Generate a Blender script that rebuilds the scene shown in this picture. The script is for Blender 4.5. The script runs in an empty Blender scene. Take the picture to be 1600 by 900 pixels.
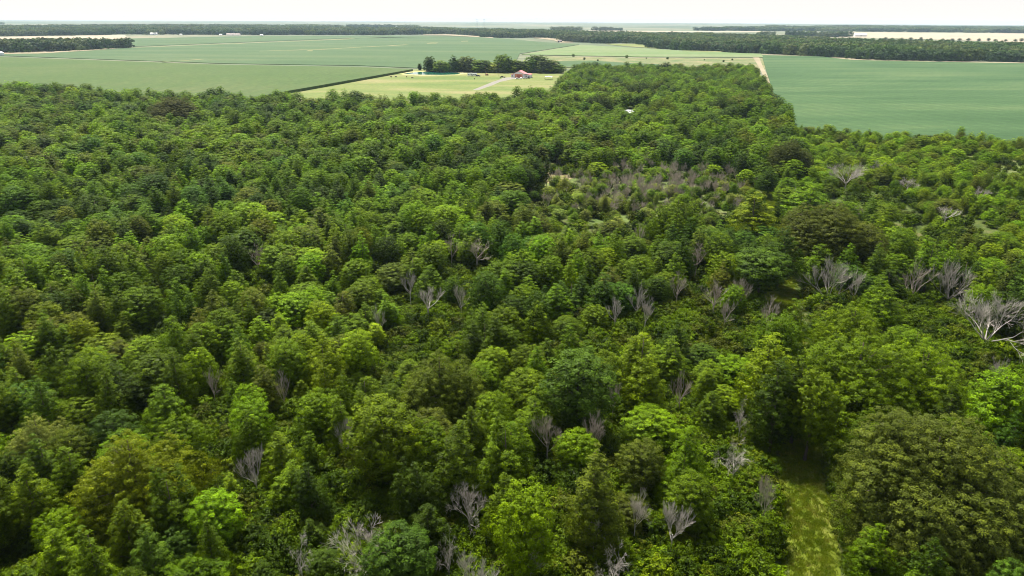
import bpy, bmesh, math, random
import numpy as np
from mathutils import Vector, Matrix

R = math.radians
sc = bpy.context.scene
COL = sc.collection
rng = np.random.default_rng(7)
random.seed(7)

# ------------------------------------------------------------------ camera
H = 60.0
FPX = 1081.0
PITCH = R(21.27)
ROLL = R(0.286)
SUN_EL = R(61); SUN_AZ = R(-22)          # azimuth from +Y (view direction), negative = left
_F = Vector((0, math.cos(PITCH), -math.sin(PITCH)))
_R0 = Vector((1, 0, 0)); _U0 = Vector((0, math.sin(PITCH), math.cos(PITCH)))
_R = _R0 * math.cos(ROLL) + _U0 * math.sin(ROLL)
_U = _U0 * math.cos(ROLL) - _R0 * math.sin(ROLL)
cam_d = bpy.data.cameras.new('camera'); cam = bpy.data.objects.new('camera', cam_d)
COL.objects.link(cam); sc.camera = cam
cam_d.sensor_width = 36; cam_d.lens = FPX / 1600 * 36
cam_d.clip_start = 0.5; cam_d.clip_end = 60000
m = Matrix((( _R.x, _U.x, -_F.x, 0), (_R.y, _U.y, -_F.y, 0), (_R.z, _U.z, -_F.z, H), (0, 0, 0, 1)))
cam.matrix_world = m

# ------------------------------------------------------------------ world and sun
w = bpy.data.worlds.new('World'); sc.world = w; w.use_nodes = True
nt = w.node_tree; nt.nodes.clear()
out = nt.nodes.new('ShaderNodeOutputWorld'); bg = nt.nodes.new('ShaderNodeBackground')
sky = nt.nodes.new('ShaderNodeTexSky'); sky.sky_type = 'NISHITA'; sky.sun_disc = False
sky.sun_elevation = SUN_EL; sky.sun_rotation = SUN_AZ
sky.air_density = 1.0; sky.dust_density = 4.0; sky.ozone_density = 1.0
mixw = nt.nodes.new('ShaderNodeMix'); mixw.data_type = 'RGBA'
mixw.inputs[0].default_value = 0.6
mixw.inputs[7].default_value = (7.0, 6.9, 6.7, 1)          # thin white overcast veil
nt.links.new(sky.outputs[0], mixw.inputs[6])
tcw = nt.nodes.new('ShaderNodeTexCoord'); spw = nt.nodes.new('ShaderNodeSeparateXYZ'); nt.links.new(tcw.outputs['Generated'], spw.inputs[0])
mrw = nt.nodes.new('ShaderNodeMapRange'); mrw.inputs[1].default_value = -0.05; mrw.inputs[2].default_value = 0.3; mrw.inputs[3].default_value = 0.97; mrw.inputs[4].default_value = 0.3
nt.links.new(spw.outputs['Z'], mrw.inputs[0]); nt.links.new(mrw.outputs[0], mixw.inputs[0])   # the veil is thickest low over the horizon
nt.links.new(mixw.outputs[2], bg.inputs['Color'])
bg.inputs['Strength'].default_value = 0.072
nt.links.new(bg.outputs[0], out.inputs['Surface'])
sd = bpy.data.lights.new('sun', 'SUN'); sd.energy = 5.0; sd.angle = R(6); sd.color = (1.0, 0.95, 0.86)
sun = bpy.data.objects.new('sun', sd); COL.objects.link(sun)
sdir = Vector((math.sin(SUN_AZ) * math.cos(SUN_EL), math.cos(SUN_AZ) * math.cos(SUN_EL), math.sin(SUN_EL)))
sun.rotation_euler = sdir.to_track_quat('Z', 'Y').to_euler(); sun.location = (0, 0, 300)
vs = sc.view_settings; vs.view_transform = 'Standard'; vs.look = 'None'; vs.gamma = 1; vs.exposure = 1.2
sc.view_settings.use_curve_mapping = False
cy = sc.cycles
cy.max_bounces = 5; cy.diffuse_bounces = 3; cy.glossy_bounces = 2; cy.transmission_bounces = 3
cy.volume_bounces = 0; cy.transparent_max_bounces = 4
cy.caustics_reflective = False; cy.caustics_refractive = False
cy.use_denoising = True; cy.filter_width = 1.0; cy.sample_clamp_direct = 4.0; cy.sample_clamp_indirect = 2.0

# ------------------------------------------------------------------ pixel <-> world
def at(px, py, z=0.0):
    d = _F + _R * ((px - 800) / FPX) + _U * ((450 - py) / FPX)
    t = (H - z) / -d.z
    return Vector((d.x * t, d.y * t, z))
def proj(p):
    v = Vector(p) - Vector((0, 0, H)); f = v.dot(_F)
    if f < 1: return (-9999, -9999, f)
    return (800 + FPX * v.dot(_R) / f, 450 - FPX * v.dot(_U) / f, f)
def projA(P):
    V = P - np.array([0, 0, H]); f = V @ np.array(_F); f = np.where(f < 1, 1, f)
    return 800 + FPX * (V @ np.array(_R)) / f, 450 - FPX * (V @ np.array(_U)) / f, f

# ------------------------------------------------------------------ helpers
def tag(o, label=None, cat=None, group=None, kind=None):
    if label: o['label'] = label
    if cat: o['category'] = cat
    if group: o['group'] = group
    if kind: o['kind'] = kind
    return o
def link(o, parent=None):
    COL.objects.link(o)
    if parent: o.parent = parent
    return o
def empty(name, loc, rz=0.0):
    o = bpy.data.objects.new(name, None); o.empty_display_size = 1
    o.location = loc; o.rotation_euler = (0, 0, rz); COL.objects.link(o); return o
def mesh_np(name, V, Fq, mat, smooth=False, attrs=None):
    me = bpy.data.meshes.new(name)
    n, k = len(Fq), Fq.shape[1]
    me.vertices.add(len(V)); me.vertices.foreach_set('co', np.ascontiguousarray(V, dtype=np.float32).ravel())
    me.loops.add(n * k); me.loops.foreach_set('vertex_index', np.ascontiguousarray(Fq, dtype=np.int32).ravel())
    me.polygons.add(n); me.polygons.foreach_set('loop_start', np.arange(0, n * k, k, dtype=np.int32))
    me.polygons.foreach_set('loop_total', np.full(n, k, dtype=np.int32))
    if smooth: me.polygons.foreach_set('use_smooth', np.ones(n, dtype=bool))
    for an, av in (attrs or {}).items():
        a = me.attributes.new(an, 'FLOAT', 'FACE'); a.data.foreach_set('value', av.astype(np.float32))
    me.materials.append(mat); me.update(calc_edges=True)
    return me
class MB:
    """collects boxes, tubes and polygons into one mesh"""
    def __init__(s): s.v = []; s.f = []; s.mi = []
    def add(s, vs, fs, mi=0):
        o = len(s.v); s.v += [tuple(v) for v in vs]; s.f += [tuple(i + o for i in f) for f in fs]; s.mi += [mi] * len(fs); return s
    def box(s, x0, y0, z0, x1, y1, z1, mi=0, taper=0.0):
        t = taper
        return s.add([(x0,y0,z0),(x1,y0,z0),(x1,y1,z0),(x0,y1,z0),(x0+t,y0+t,z1),(x1-t,y0+t,z1),(x1-t,y1-t,z1),(x0+t,y1-t,z1)],
              [(0,3,2,1),(4,5,6,7),(0,1,5,4),(1,2,6,5),(2,3,7,6),(3,0,4,7)], mi)
    def tube(s, pts, rad, n=6, mi=0, cap=True):
        rings = []
        pts = [Vector(p) for p in pts]
        for i, p in enumerate(pts):
            d = (pts[min(i+1, len(pts)-1)] - pts[max(i-1, 0)])
            if d.length < 1e-6: d = Vector((0,0,1))
            d.normalize()
            a = d.cross(Vector((0,0,1))) if abs(d.z) < 0.9 else d.cross(Vector((1,0,0)))
            a.normalize(); b = d.cross(a)
            rings.append([p + (a * math.cos(2*math.pi*k/n) + b * math.sin(2*math.pi*k/n)) * rad[i] for k in range(n)])
        vs = [v for r_ in rings for v in r_]; fs = []
        for i in range(len(pts) - 1):
            for k in range(n):
                fs.append((i*n+k, (i+1)*n+k, (i+1)*n+(k+1) % n, i*n+(k+1) % n))
        if cap:
            fs.append(tuple(range(n))); fs.append(tuple((len(pts)-1)*n + k for k in reversed(range(n))))
        return s.add(vs, fs, mi)
    def prism(s, poly, a, b, axis='y', mi=0):
        """poly of 2-D points extruded from a to b along an axis"""
        def P(u, v, w_):
            return {'y': (u, w_, v), 'x': (w_, u, v), 'z': (u, v, w_)}[axis]
        n = len(poly)
        vs = [P(u, v, a) for u, v in poly] + [P(u, v, b) for u, v in poly]
        fs = [tuple(range(n)), tuple(reversed(range(n, 2*n)))] + [(k, n+k, n+(k+1) % n, (k+1) % n) for k in range(n)]
        return s.add(vs, fs, mi)
    def mesh(s, name, mats, bevel=0.0, smooth=False):
        me = bpy.data.meshes.new(name); me.from_pydata(s.v, [], s.f)
        for mt in (mats if isinstance(mats, (list, tuple)) else [mats]): me.materials.append(mt)
        me.polygons.foreach_set('material_index', s.mi)
        bm = bmesh.new(); bm.from_mesh(me); bmesh.ops.recalc_face_normals(bm, faces=bm.faces)
        if bevel > 0: bmesh.ops.bevel(bm, geom=bm.edges[:], offset=bevel, segments=2, affect='EDGES', clamp_overlap=True)
        bm.to_mesh(me); bm.free()
        if smooth: me.polygons.foreach_set('use_smooth', [True] * len(me.polygons))
        me.update(); return me
    def build(s, name, mats, parent=None, **k):
        return link(bpy.data.objects.new(name, s.mesh(name, mats, **k)), parent)

# ------------------------------------------------------------------ materials
def nodes(name):
    mt = bpy.data.materials.new(name); mt.use_nodes = True
    t = mt.node_tree; return mt, t, t.nodes['Principled BSDF'], t.nodes['Material Output']
def N(t, typ, **k):
    n = t.nodes.new(typ)
    for a, b in k.items(): setattr(n, a, b)
    return n
def L(t, a, b): t.links.new(a, b)
def plain(name, rgb, rough=0.7, metal=0.0, noise=0.12, scale=1.5):
    mt, t, p, o = nodes(name)
    tc = N(t, 'ShaderNodeTexCoord'); nz = N(t, 'ShaderNodeTexNoise'); nz.inputs['Scale'].default_value = scale; nz.inputs['Detail'].default_value = 5
    L(t, tc.outputs['Object'], nz.inputs['Vector'])
    cr = N(t, 'ShaderNodeValToRGB')
    cr.color_ramp.elements[0].position = 0.3; cr.color_ramp.elements[1].position = 0.7
    cr.color_ramp.elements[0].color = tuple(c * (1 - noise) for c in rgb) + (1,)
    cr.color_ramp.elements[1].color = tuple(min(1, c * (1 + noise)) for c in rgb) + (1,)
    L(t, nz.outputs['Fac'], cr.inputs[0]); L(t, cr.outputs[0], p.inputs['Base Color'])
    p.inputs['Roughness'].default_value = rough; p.inputs['Metallic'].default_value = metal
    return mt
def ground_mat(name, cols, scales, rough=0.95, rows=None, stretch=(1, 1, 1), bump=0.0, rot=0.0, spots=None):
    """cols: 3 colours; scales: large and small noise; rows=(spacing m, angle, depth, tone)"""
    mt, t, p, o = nodes(name)
    g = N(t, 'ShaderNodeNewGeometry'); mp = N(t, 'ShaderNodeMapping'); mp.vector_type = 'POINT'
    mp.inputs['Rotation'].default_value = (0, 0, rot); 
    mp2 = N(t, 'ShaderNodeMapping'); mp2.inputs['Scale'].default_value = stretch
    L(t, g.outputs['Position'], mp.inputs[0]); L(t, mp.outputs[0], mp2.inputs[0])
    n1 = N(t, 'ShaderNodeTexNoise'); n1.inputs['Scale'].default_value = scales[0]; n1.inputs['Detail'].default_value = 6; n1.inputs['Roughness'].default_value = 0.6
    n2 = N(t, 'ShaderNodeTexNoise'); n2.inputs['Scale'].default_value = scales[1]; n2.inputs['Detail'].default_value = 4
    L(t, mp2.outputs[0], n1.inputs['Vector']); L(t, mp2.outputs[0], n2.inputs['Vector'])
    cr = N(t, 'ShaderNodeValToRGB'); e = cr.color_ramp.elements
    e[0].position = 0.34; e[0].color = cols[0] + (1,); e[1].position = 0.68; e[1].color = cols[2] + (1,)
    k = e.new(0.5); k.color = cols[1] + (1,)
    L(t, n1.outputs['Fac'], cr.inputs[0])
    mr = N(t, 'ShaderNodeMapRange'); mr.inputs[1].default_value = 0.25; mr.inputs[2].default_value = 0.75; mr.inputs[3].default_value = 0.72; mr.inputs[4].default_value = 1.25
    L(t, n2.outputs['Fac'], mr.inputs[0])
    mul = N(t, 'ShaderNodeVectorMath', operation='SCALE'); L(t, cr.outputs[0], mul.inputs[0]); L(t, mr.outputs[0], mul.inputs['Scale'])
    last = mul.outputs[0]
    if rows:
        sp, ang, dep, tone = rows
        m3 = N(t, 'ShaderNodeMapping'); m3.inputs['Rotation'].default_value = (0, 0, ang)
        L(t, g.outputs['Position'], m3.inputs[0])
        wv = N(t, 'ShaderNodeTexWave'); wv.wave_type = 'BANDS'; wv.bands_direction = 'X'
        wv.inputs['Scale'].default_value = 2 * math.pi / 20.0 / sp; wv.inputs['Distortion'].default_value = 2.0; wv.inputs['Detail'].default_value = 3; wv.inputs['Detail Scale'].default_value = 0.05
        L(t, m3.outputs[0], wv.inputs['Vector'])
        mx = N(t, 'ShaderNodeMix'); mx.data_type = 'RGBA'; mx.inputs[7].default_value = tone + (1,)
        mm = N(t, 'ShaderNodeMath', operation='MULTIPLY'); mm.inputs[1].default_value = dep
        L(t, wv.outputs['Fac'], mm.inputs[0]); L(t, mm.outputs[0], mx.inputs[0]); L(t, last, mx.inputs[6]); last = mx.outputs[2]
    L(t, last, p.inputs['Base Color']); p.inputs['Roughness'].default_value = rough
    p.inputs['Specular IOR Level'].default_value = 0.15
    if bump > 0:
        b = N(t, 'ShaderNodeBump'); b.inputs['Strength'].default_value = 1.0; b.inputs['Distance'].default_value = bump
        L(t, n2.outputs['Fac'], b.inputs['Height']); L(t, b.outputs[0], p.inputs['Normal'])
    return mt
def leaf_mat(name='foliage', gloss=0.05):
    mt, t, p, o = nodes(name)
    a = N(t, 'ShaderNodeAttribute', attribute_type='INSTANCER', attribute_name='tint')
    lv = N(t, 'ShaderNodeAttribute', attribute_type='GEOMETRY', attribute_name='lv')
    cv = N(t, 'ShaderNodeAttribute', attribute_type='GEOMETRY', attribute_name='cv')
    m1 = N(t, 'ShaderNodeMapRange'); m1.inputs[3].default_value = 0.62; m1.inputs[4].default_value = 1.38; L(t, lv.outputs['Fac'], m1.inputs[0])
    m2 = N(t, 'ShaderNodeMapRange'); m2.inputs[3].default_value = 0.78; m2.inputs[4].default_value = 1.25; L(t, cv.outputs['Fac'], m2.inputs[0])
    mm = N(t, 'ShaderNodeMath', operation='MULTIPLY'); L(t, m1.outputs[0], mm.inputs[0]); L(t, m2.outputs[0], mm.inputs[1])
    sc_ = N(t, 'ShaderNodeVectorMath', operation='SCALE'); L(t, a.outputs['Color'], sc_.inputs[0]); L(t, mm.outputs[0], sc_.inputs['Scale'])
    # a few clumps carry yellower leaves
    yl = N(t, 'ShaderNodeVectorMath', operation='MULTIPLY'); yl.inputs[1].default_value = (1.35, 1.25, 0.8); L(t, sc_.outputs[0], yl.inputs[0])
    mr = N(t, 'ShaderNodeMapRange'); mr.inputs[1].default_value = 0.55; mr.inputs[2].default_value = 1.0; mr.inputs[4].default_value = 0.7; L(t, cv.outputs['Fac'], mr.inputs[0])
    mx = N(t, 'ShaderNodeMix'); mx.data_type = 'RGBA'; L(t, mr.outputs[0], mx.inputs[0]); L(t, sc_.outputs[0], mx.inputs[6]); L(t, yl.outputs[0], mx.inputs[7])
    L(t, mx.outputs[2], p.inputs['Base Color']); p.inputs['Roughness'].default_value = 0.5; p.inputs['Specular IOR Level'].default_value = gloss
    tr = N(t, 'ShaderNodeBsdfTranslucent')
    tc = N(t, 'ShaderNodeVectorMath', operation='MULTIPLY'); tc.inputs[1].default_value = (1.25, 1.3, 0.6); L(t, mx.outputs[2], tc.inputs[0]); L(t, tc.outputs[0], tr.inputs['Color'])
    ms = N(t, 'ShaderNodeMixShader'); ms.inputs[0].default_value = 0.24
    L(t, p.outputs[0], ms.inputs[1]); L(t, tr.outputs[0], ms.inputs[2]); L(t, ms.outputs[0], o.inputs['Surface'])
    return mt
M = dict(
    leaf=leaf_mat(),
    bark=plain('bark', (0.10, 0.075, 0.055), 0.9, 0, 0.35, 6),
    dead=plain('dead_wood', (0.38, 0.345, 0.30), 0.85, 0, 0.25, 2),
    deadbrown=plain('dead_twigs', (0.34, 0.29, 0.235), 0.9, 0, 0.25, 2),
    white=plain('white_paint', (0.78, 0.78, 0.76), 0.5, 0, 0.05),
    wallw=plain('white_siding', (0.76, 0.73, 0.71), 0.55, 0, 0.06, 0.6),
    roofred=plain('red_metal_roof', (0.55, 0.15, 0.15), 0.5, 0.0, 0.12, 0.4),
    doorred=plain('red_door', (0.48, 0.13, 0.08), 0.6),
    trimor=plain('orange_cedar_trim', (0.65, 0.25, 0.13), 0.7),
    dark=plain('dark_paint', (0.02, 0.022, 0.04), 0.3, 0.2, 0.1),
    glass=plain('dark_glass', (0.02, 0.025, 0.03), 0.1),
    rubber=plain('rubber', (0.02, 0.02, 0.02), 0.9),
    red=plain('tractor_red', (0.60, 0.06, 0.03), 0.4),
    metal=plain('grey_metal', (0.45, 0.46, 0.47), 0.4, 0.6),
    wood=plain('pole_wood', (0.12, 0.09, 0.07), 0.9),
    hide=plain('brown_hide', (0.07, 0.035, 0.02), 0.8),
    hideblack=plain('black_hide', (0.015, 0.013, 0.012), 0.8),
    shingle=plain('pale_roof', (0.42, 0.43, 0.43), 0.6),
)
G_BASE = ground_mat('farmland_ground', [(0.055, 0.085, 0.045), (0.10, 0.12, 0.07), (0.20, 0.18, 0.12)], (0.0011, 0.02))
G_FLOOR = ground_mat('forest_floor', [(0.035, 0.055, 0.010), (0.055, 0.080, 0.014), (0.11, 0.10, 0.04)], (0.25, 2.2), bump=0.3)
G_CORN = ground_mat('corn_canopy', [(0.048, 0.082, 0.018), (0.060, 0.090, 0.022), (0.080, 0.098, 0.032)], (0.006, 0.25), rows=(8.0, R(-62), 0.6, (0.035, 0.075, 0.02)), bump=0.6)
G_BEAN = ground_mat('soybean_canopy', [(0.040, 0.078, 0.028), (0.053, 0.092, 0.035), (0.078, 0.106, 0.044)], (0.007, 0.3), rows=(27.0, R(-62), 0.22, (0.04, 0.08, 0.03)), stretch=(0.4, 1.6, 1), bump=0.35)
G_BEAN2 = ground_mat('soybean_canopy_near', [(0.030, 0.068, 0.022), (0.044, 0.088, 0.030), (0.074, 0.114, 0.042)], (0.012, 0.8), rows=(14.0, R(-19), 0.22, (0.018, 0.050, 0.020)), stretch=(0.35, 1.5, 1), bump=0.35, rot=R(-6))
G_PALE = ground_mat('pale_crop', [(0.09, 0.145, 0.05), (0.11, 0.155, 0.06), (0.14, 0.165, 0.08)], (0.006, 0.2), stretch=(0.5, 1.5, 1))
G_YARD = ground_mat('mown_pasture', [(0.085, 0.125, 0.028), (0.125, 0.150, 0.042), (0.19, 0.175, 0.075)], (0.018, 0.5), stretch=(0.5, 1.4, 1))
G_TAN = ground_mat('dry_soil', [(0.17, 0.155, 0.09), (0.22, 0.19, 0.12), (0.28, 0.23, 0.16)], (0.02, 0.4))
G_TANW = ground_mat('weedy_fallow', [(0.07, 0.11, 0.035), (0.12, 0.135, 0.055), (0.20, 0.17, 0.09)], (0.03, 0.3))
G_FAR = ground_mat('far_stubble', [(0.25, 0.21, 0.15), (0.30, 0.25, 0.18), (0.24, 0.24, 0.14)], (0.002, 0.02), stretch=(0.4, 1.6, 1))
G_TRACK = ground_mat('track_grass', [(0.070, 0.100, 0.007), (0.092, 0.118, 0.009), (0.125, 0.135, 0.024)], (0.30, 1.6), stretch=(1.6, 0.35, 1), bump=0.04)
G_BRUSH = ground_mat('brush_grass', [(0.06, 0.10, 0.018), (0.09, 0.12, 0.03), (0.145, 0.14, 0.06)], (0.05, 0.5))

# ------------------------------------------------------------------ ground and fields
def sheet(name, pts, z, mat, kind='structure', thick=0.0, pix=True, zpix=0.0):
    P = [at(x, y, zpix) if pix else Vector((x, y, 0)) for x, y in pts]
    bm = bmesh.new(); vs_ = [bm.verts.new((p.x, p.y, z)) for p in P]
    f = bm.faces.new(vs_)
    if f.normal.z < 0 or f.calc_area() < 0: pass
    f.normal_update()
    if f.normal.z < 0: f.normal_flip()
    if thick > 0:
        ex = bmesh.ops.extrude_face_region(bm, geom=[f]); 
        for v in [g for g in ex['geom'] if isinstance(g, bmesh.types.BMVert)]: pass
        for v in vs_: v.co.z = z - thick
    bmesh.ops.triangulate(bm, faces=bm.faces[:]); bmesh.ops.recalc_face_normals(bm, faces=bm.faces)
    me = bpy.data.meshes.new(name); bm.to_mesh(me); bm.free(); me.materials.append(mat)
    o = link(bpy.data.objects.new(name, me)); tag(o, kind=kind); return o
GR = 14000.0
mb = MB(); n = 96
mb.add([(0, 0, 0)] + [(GR * math.cos(2*math.pi*k/n), GR * math.sin(2*math.pi*k/n), 0) for k in range(n)], [(0, 1 + k, 1 + (k+1) % n) for k in range(n)])
tag(mb.build('ground', G_BASE), kind='structure')

# outlines in photograph pixels, laid on the real ground plane
FOREST_EDGE = [(-260, 125), (0, 123), (100, 128), (200, 137), (300, 137), (450, 142), (560, 142), (690, 143), (735, 140), (800, 139), (870, 126), (885, 112), (905, 100), (1175, 101), (1190, 118), (1203, 140), (1214, 152), (1240, 196), (1330, 204), (1600, 219), (1900, 235)]
fe = [at(x, y, 12.5 if x < 875 else (10.0 if x < 1230 else 4.0)) for x, y in FOREST_EDGE]
FPOLY = [(p.x, p.y) for p in fe] + [(170, -30), (-170, -30)]
o = sheet('forest_ground', FPOLY, 0.06, G_FLOOR, pix=False)
sheet('field', [(-700, 92), (0, 88.5), (150, 94), (350, 101), (560, 104.5), (645, 108), (455, 141), (300, 170), (-100, 170), (-700, 190)], 2.5, G_CORN, thick=2.5, zpix=2.5).name = 'corn_field'
sheet('soybean_field', [(-500, 86), (10, 85), (205, 74.5), (400, 67), (540, 61), (600, 58.5), (760, 58), (870, 68), (905, 70), (812, 84.5), (800, 110), (655, 107), (560, 103), (350, 99.8), (150, 92.8), (0, 87.5), (-500, 90)], 0.7, G_BEAN, thick=0.7)
sheet('soybean_strip', [(200, 60.5), (400, 56.5), (600, 56.0), (745, 57.0), (530, 60.5), (400, 65.5), (210, 73.0)], 0.7, G_BEAN, thick=0.7)
sheet('pale_field', [(908, 70.5), (1035, 78), (1190, 85), (1192, 90), (1000, 89.5), (815, 86)], 1.0, G_PALE, thick=1.0)
sheet('pale_corner_field', [(945, 68.8), (1000, 68.6), (1030, 76.5), (960, 71)], 0.5, G_YARD, thick=0.4)
sheet('fallow_strip', [(830, 87.3), (1000, 90.5), (1200, 91), (1200, 108), (1170, 108), (860, 108)], 0.15, G_TANW)
sheet('soybean_patch', [(868, 96.5), (930, 96), (980, 99), (1030, 101), (1030, 106), (880, 106)], 0.8, G_BEAN, thick=0.7)
sheet('pasture', [(655, 107.6), (880, 111), (905, 113), (880, 150), (700, 165), (350, 165), (458, 142)], 0.12, G_YARD)
sheet('right_field', [(1190, 86.5), (1280, 88.5), (1330, 94), (1400, 96), (1600, 99.5), (2100, 104), (2100, 262), (1600, 240), (1240, 215), (1206, 140)], 0.7, G_BEAN2, thick=0.7).name = 'soybean_field_beyond_scrub'
sheet('headland_strip', [(1185, 85), (1280, 87), (1335, 92), (1420, 94.7), (1600, 98), (2100, 102), (2100, 104.5), (1600, 100), (1400, 96.5), (1325, 94.6), (1270, 89.3), (1185, 87.2)], 0.25, G_TAN)
sheet('dirt_road', [(1173, 84.5), (1184, 84.5), (1191, 102), (1199, 118), (1207, 140), (1203, 146), (1192, 118), (1184, 102)], 0.3, G_TAN)
sheet('left_stubble_field', [(-400, 66), (-400, 59), (0, 57.5), (195, 54.8), (200, 60), (0, 66)], 0.2, G_FAR)
sheet('right_stubble_field', [(1325, 50), (1600, 52.5), (1900, 55), (1900, 72), (1600, 66), (1400, 60), (1300, 58)], 0.3, G_FAR)
sheet('far_stubble_field', [(840, 47.3), (1200, 49), (1200, 50.5), (1000, 50), (840, 48.6)], 0.3, G_FAR)
for nm, poly in (
    ('field_track', [(200, 74.2), (400, 66.4), (540, 60.6), (556, 59.6), (545, 61.4), (400, 67.2), (205, 74.8)]),
    ('field_track', [(405, 79.6), (500, 76.6), (600, 71.4), (640, 69.2), (630, 70.8), (600, 72.3), (500, 77.6), (405, 80.2)]),
    ('bare_soil_patch', [(478, 80), (482, 78.2), (489, 78), (488, 80.2)]),
    ('bare_soil_patch', [(666, 67.4), (675, 66.3), (685, 66.2), (682, 68.1), (668, 68.4)]),
    ('field_track', [(252, 96.5), (290, 94.2), (320, 91.8), (318, 92.8), (285, 95.4), (255, 97)]),
    ('bare_soil_patch', [(720, 64), (732, 63.6), (731, 65), (721, 65)])):
    sheet(nm, poly, 0.74, G_TANW, zpix=0.7)
sheet('soil_margin', [(660, 54.3), (700, 53.8), (768, 57.6), (772, 60.0), (760, 59.0), (700, 55.6), (662, 55.2)], 0.8, G_TAN)
sheet('soil_margin', [(832, 59.4), (850, 58.6), (880, 60.6), (897, 66.6), (875, 67.2), (866, 63.6)], 0.8, G_TAN)
sheet('soil_margin', [(0, 85), (5, 83.3), (120, 79), (205, 74), (205, 74.9), (120, 81), (60, 84.5)], 0.9, G_TAN)
sheet('soil_margin', [(1065, 79.6), (1130, 81), (1128, 82.3), (1075, 81)], 1.1, G_YARD)
sheet('gravel_drive', [(786, 121.5), (815, 119.8), (826, 122), (800, 124), (782, 128), (768, 134), (748, 141), (738, 141), (770, 128), (782, 124)], 0.135, plain('pale_gravel', (0.15, 0.14, 0.11), 0.9, 0, 0.1, 0.3))
# pond with a bank
mtw, tw, pw, ow = nodes('pond_water'); pw.inputs['Base Color'].default_value = (0.012, 0.10, 0.07, 1); pw.inputs['Roughness'].default_value = 0.07
pw.inputs['IOR'].default_value = 1.33
def oval(cx, cy, rx, ry, n=28, wob=0.06, seed=1):
    r_ = random.Random(seed); return [(cx + rx * math.cos(2*math.pi*k/n) * (1 + r_.uniform(-wob, wob)), cy + ry * math.sin(2*math.pi*k/n) * (1 + r_.uniform(-wob, wob))) for k in range(n)]
sheet('pond_bank', oval(675, 114.6, 57, 3.6, seed=3), 0.16, ground_mat('bank_grass', [(0.24, 0.27, 0.08), (0.33, 0.31, 0.14), (0.45, 0.38, 0.22)], (0.05, 0.4)))
sheet('pond', [(630, 115.3), (640, 113.8), (655, 112.6), (680, 112.3), (700, 113.0), (715, 114.0), (720, 115.4), (710, 116.7), (690, 117.3), (665, 117.1), (645, 116.6)], 0.2, mtw)
# the grass track runs dead straight towards the dirt road
TA = at(1272, 905); TB = at(1181, 92)
TA.z = TB.z = 0
tdir = (TB - TA).normalized(); tn = Vector((tdir.y, -tdir.x, 0))
T0 = TA - tdir * 70; TW = 2.9
def track_off(x, y): return (Vector((x, y, 0)) - TA).dot(tn)
mbt = MB(); vv = []; ff = []
Ltr = (TB - T0).length; ns = 220
for i in range(ns + 1):
    c = T0 + tdir * (Ltr * i / ns); wl = TW * random.uniform(0.85, 1.25); wr = TW * random.uniform(0.85, 1.25)
    vv += [(c - tn * wl)[:2] + (0.11,), (c + tn * wr)[:2] + (0.11,)]
    if i: ff.append((2*i-2, 2*i-1, 2*i+1, 2*i))
mbt.add(vv, ff); tag(mbt.build('grass_track', G_TRACK), kind='structure')
sheet('clearing', oval(1012, 300, 195, 52, wob=0.12, seed=5), 0.09, G_BRUSH)
sheet('clearing', oval(866, 277, 30, 10, seed=6, wob=0.2), 0.10, ground_mat('dry_grass', [(0.10, 0.12, 0.035), (0.18, 0.155, 0.07), (0.26, 0.20, 0.10)], (0.15, 0.8)))
sheet('clearing', oval(1600, 272, 78, 18, seed=7, wob=0.2), 0.10, G_BRUSH)
sheet('clearing', [(1245, 208), (1330, 210), (1600, 226), (1700, 240), (1700, 330), (1600, 330), (1480, 300), (1400, 250), (1290, 240)], 0.085, G_BRUSH)
sheet('clearing', oval(1170, 200, 42, 9, seed=8, wob=0.2), 0.10, G_BRUSH)

# ------------------------------------------------------------------ foliage meshes
def unit(a): return a / np.maximum(np.linalg.norm(a, axis=-1, keepdims=True), 1e-6)
def leaves(centres, normals, L0, W0, r):
    """diamond leaf faces at centres facing normals"""
    n = len(centres)
    nn = unit(normals); t = unit(np.cross(nn, unit(r.normal(size=(n, 3))))); b = np.cross(nn, t)
    l = L0 * r.uniform(0.7, 1.3, (n, 1)); w_ = W0 * r.uniform(0.7, 1.3, (n, 1))
    V = np.stack([centres - t * l * .5, centres + b * w_ * .5 + nn * w_ * .12, centres + t * l * .5, centres - b * w_ * .5 + nn * w_ * .12], 1).reshape(-1, 3)
    return V, np.arange(4 * n).reshape(-1, 4)
def clump_leaves(C, CR, OUT, per, L0, W0, r, stray=0.14, flat=0.72, upb=0.7, turn=0.42):
    n = len(C); k = per
    idx = np.repeat(np.arange(n), k)
    d = unit(r.normal(size=(n * k, 3)) + OUT[idx] * 0.75 + np.array([0, 0, upb]))
    rr = r.uniform(0.55, 1.0, (n * k, 1)); s = r.random(n * k) < stray; rr[s] *= r.uniform(1.0, 1.6, (s.sum(), 1))
    P = C[idx] + d * rr * CR[idx][:, None] * np.array([1, 1, flat])
    nr = unit(d + OUT[idx] * 0.75 + turn * r.normal(size=(n * k, 3)))
    V, F_ = leaves(P, nr, L0, W0, r)
    return V, F_, r.random(n * k), r.random(n)[idx]
PROF = {
 'round':   lambda t: np.sqrt(np.clip(1 - ((t - 0.48) / 0.54) ** 2, 0, 1)),
 'dome':    lambda t: np.where(t < 0.3, 0.72 + 0.28 * np.sin(np.clip(t, 0, .3) / .3 * np.pi / 2), np.clip(1 - ((t - 0.3) / 0.72), 0, 1) ** 0.72),
 'pointed': lambda t: np.where(t < 0.22, 0.75 + 0.25 * t / .22, np.clip(1 - (t - 0.22) / 0.79, 0, 1) ** 0.95),
 'oak':     lambda t: np.sqrt(np.clip(1 - np.clip((t - 0.22) / 0.80, -0.6, 1) ** 2, 0, 1)),
 'flat':    lambda t: np.where(t < 0.6, 0.55 + 0.45 * t / .6, np.sqrt(np.clip(1 - ((t - 0.6) / 0.42) ** 2, 0, 1))),
}
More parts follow.
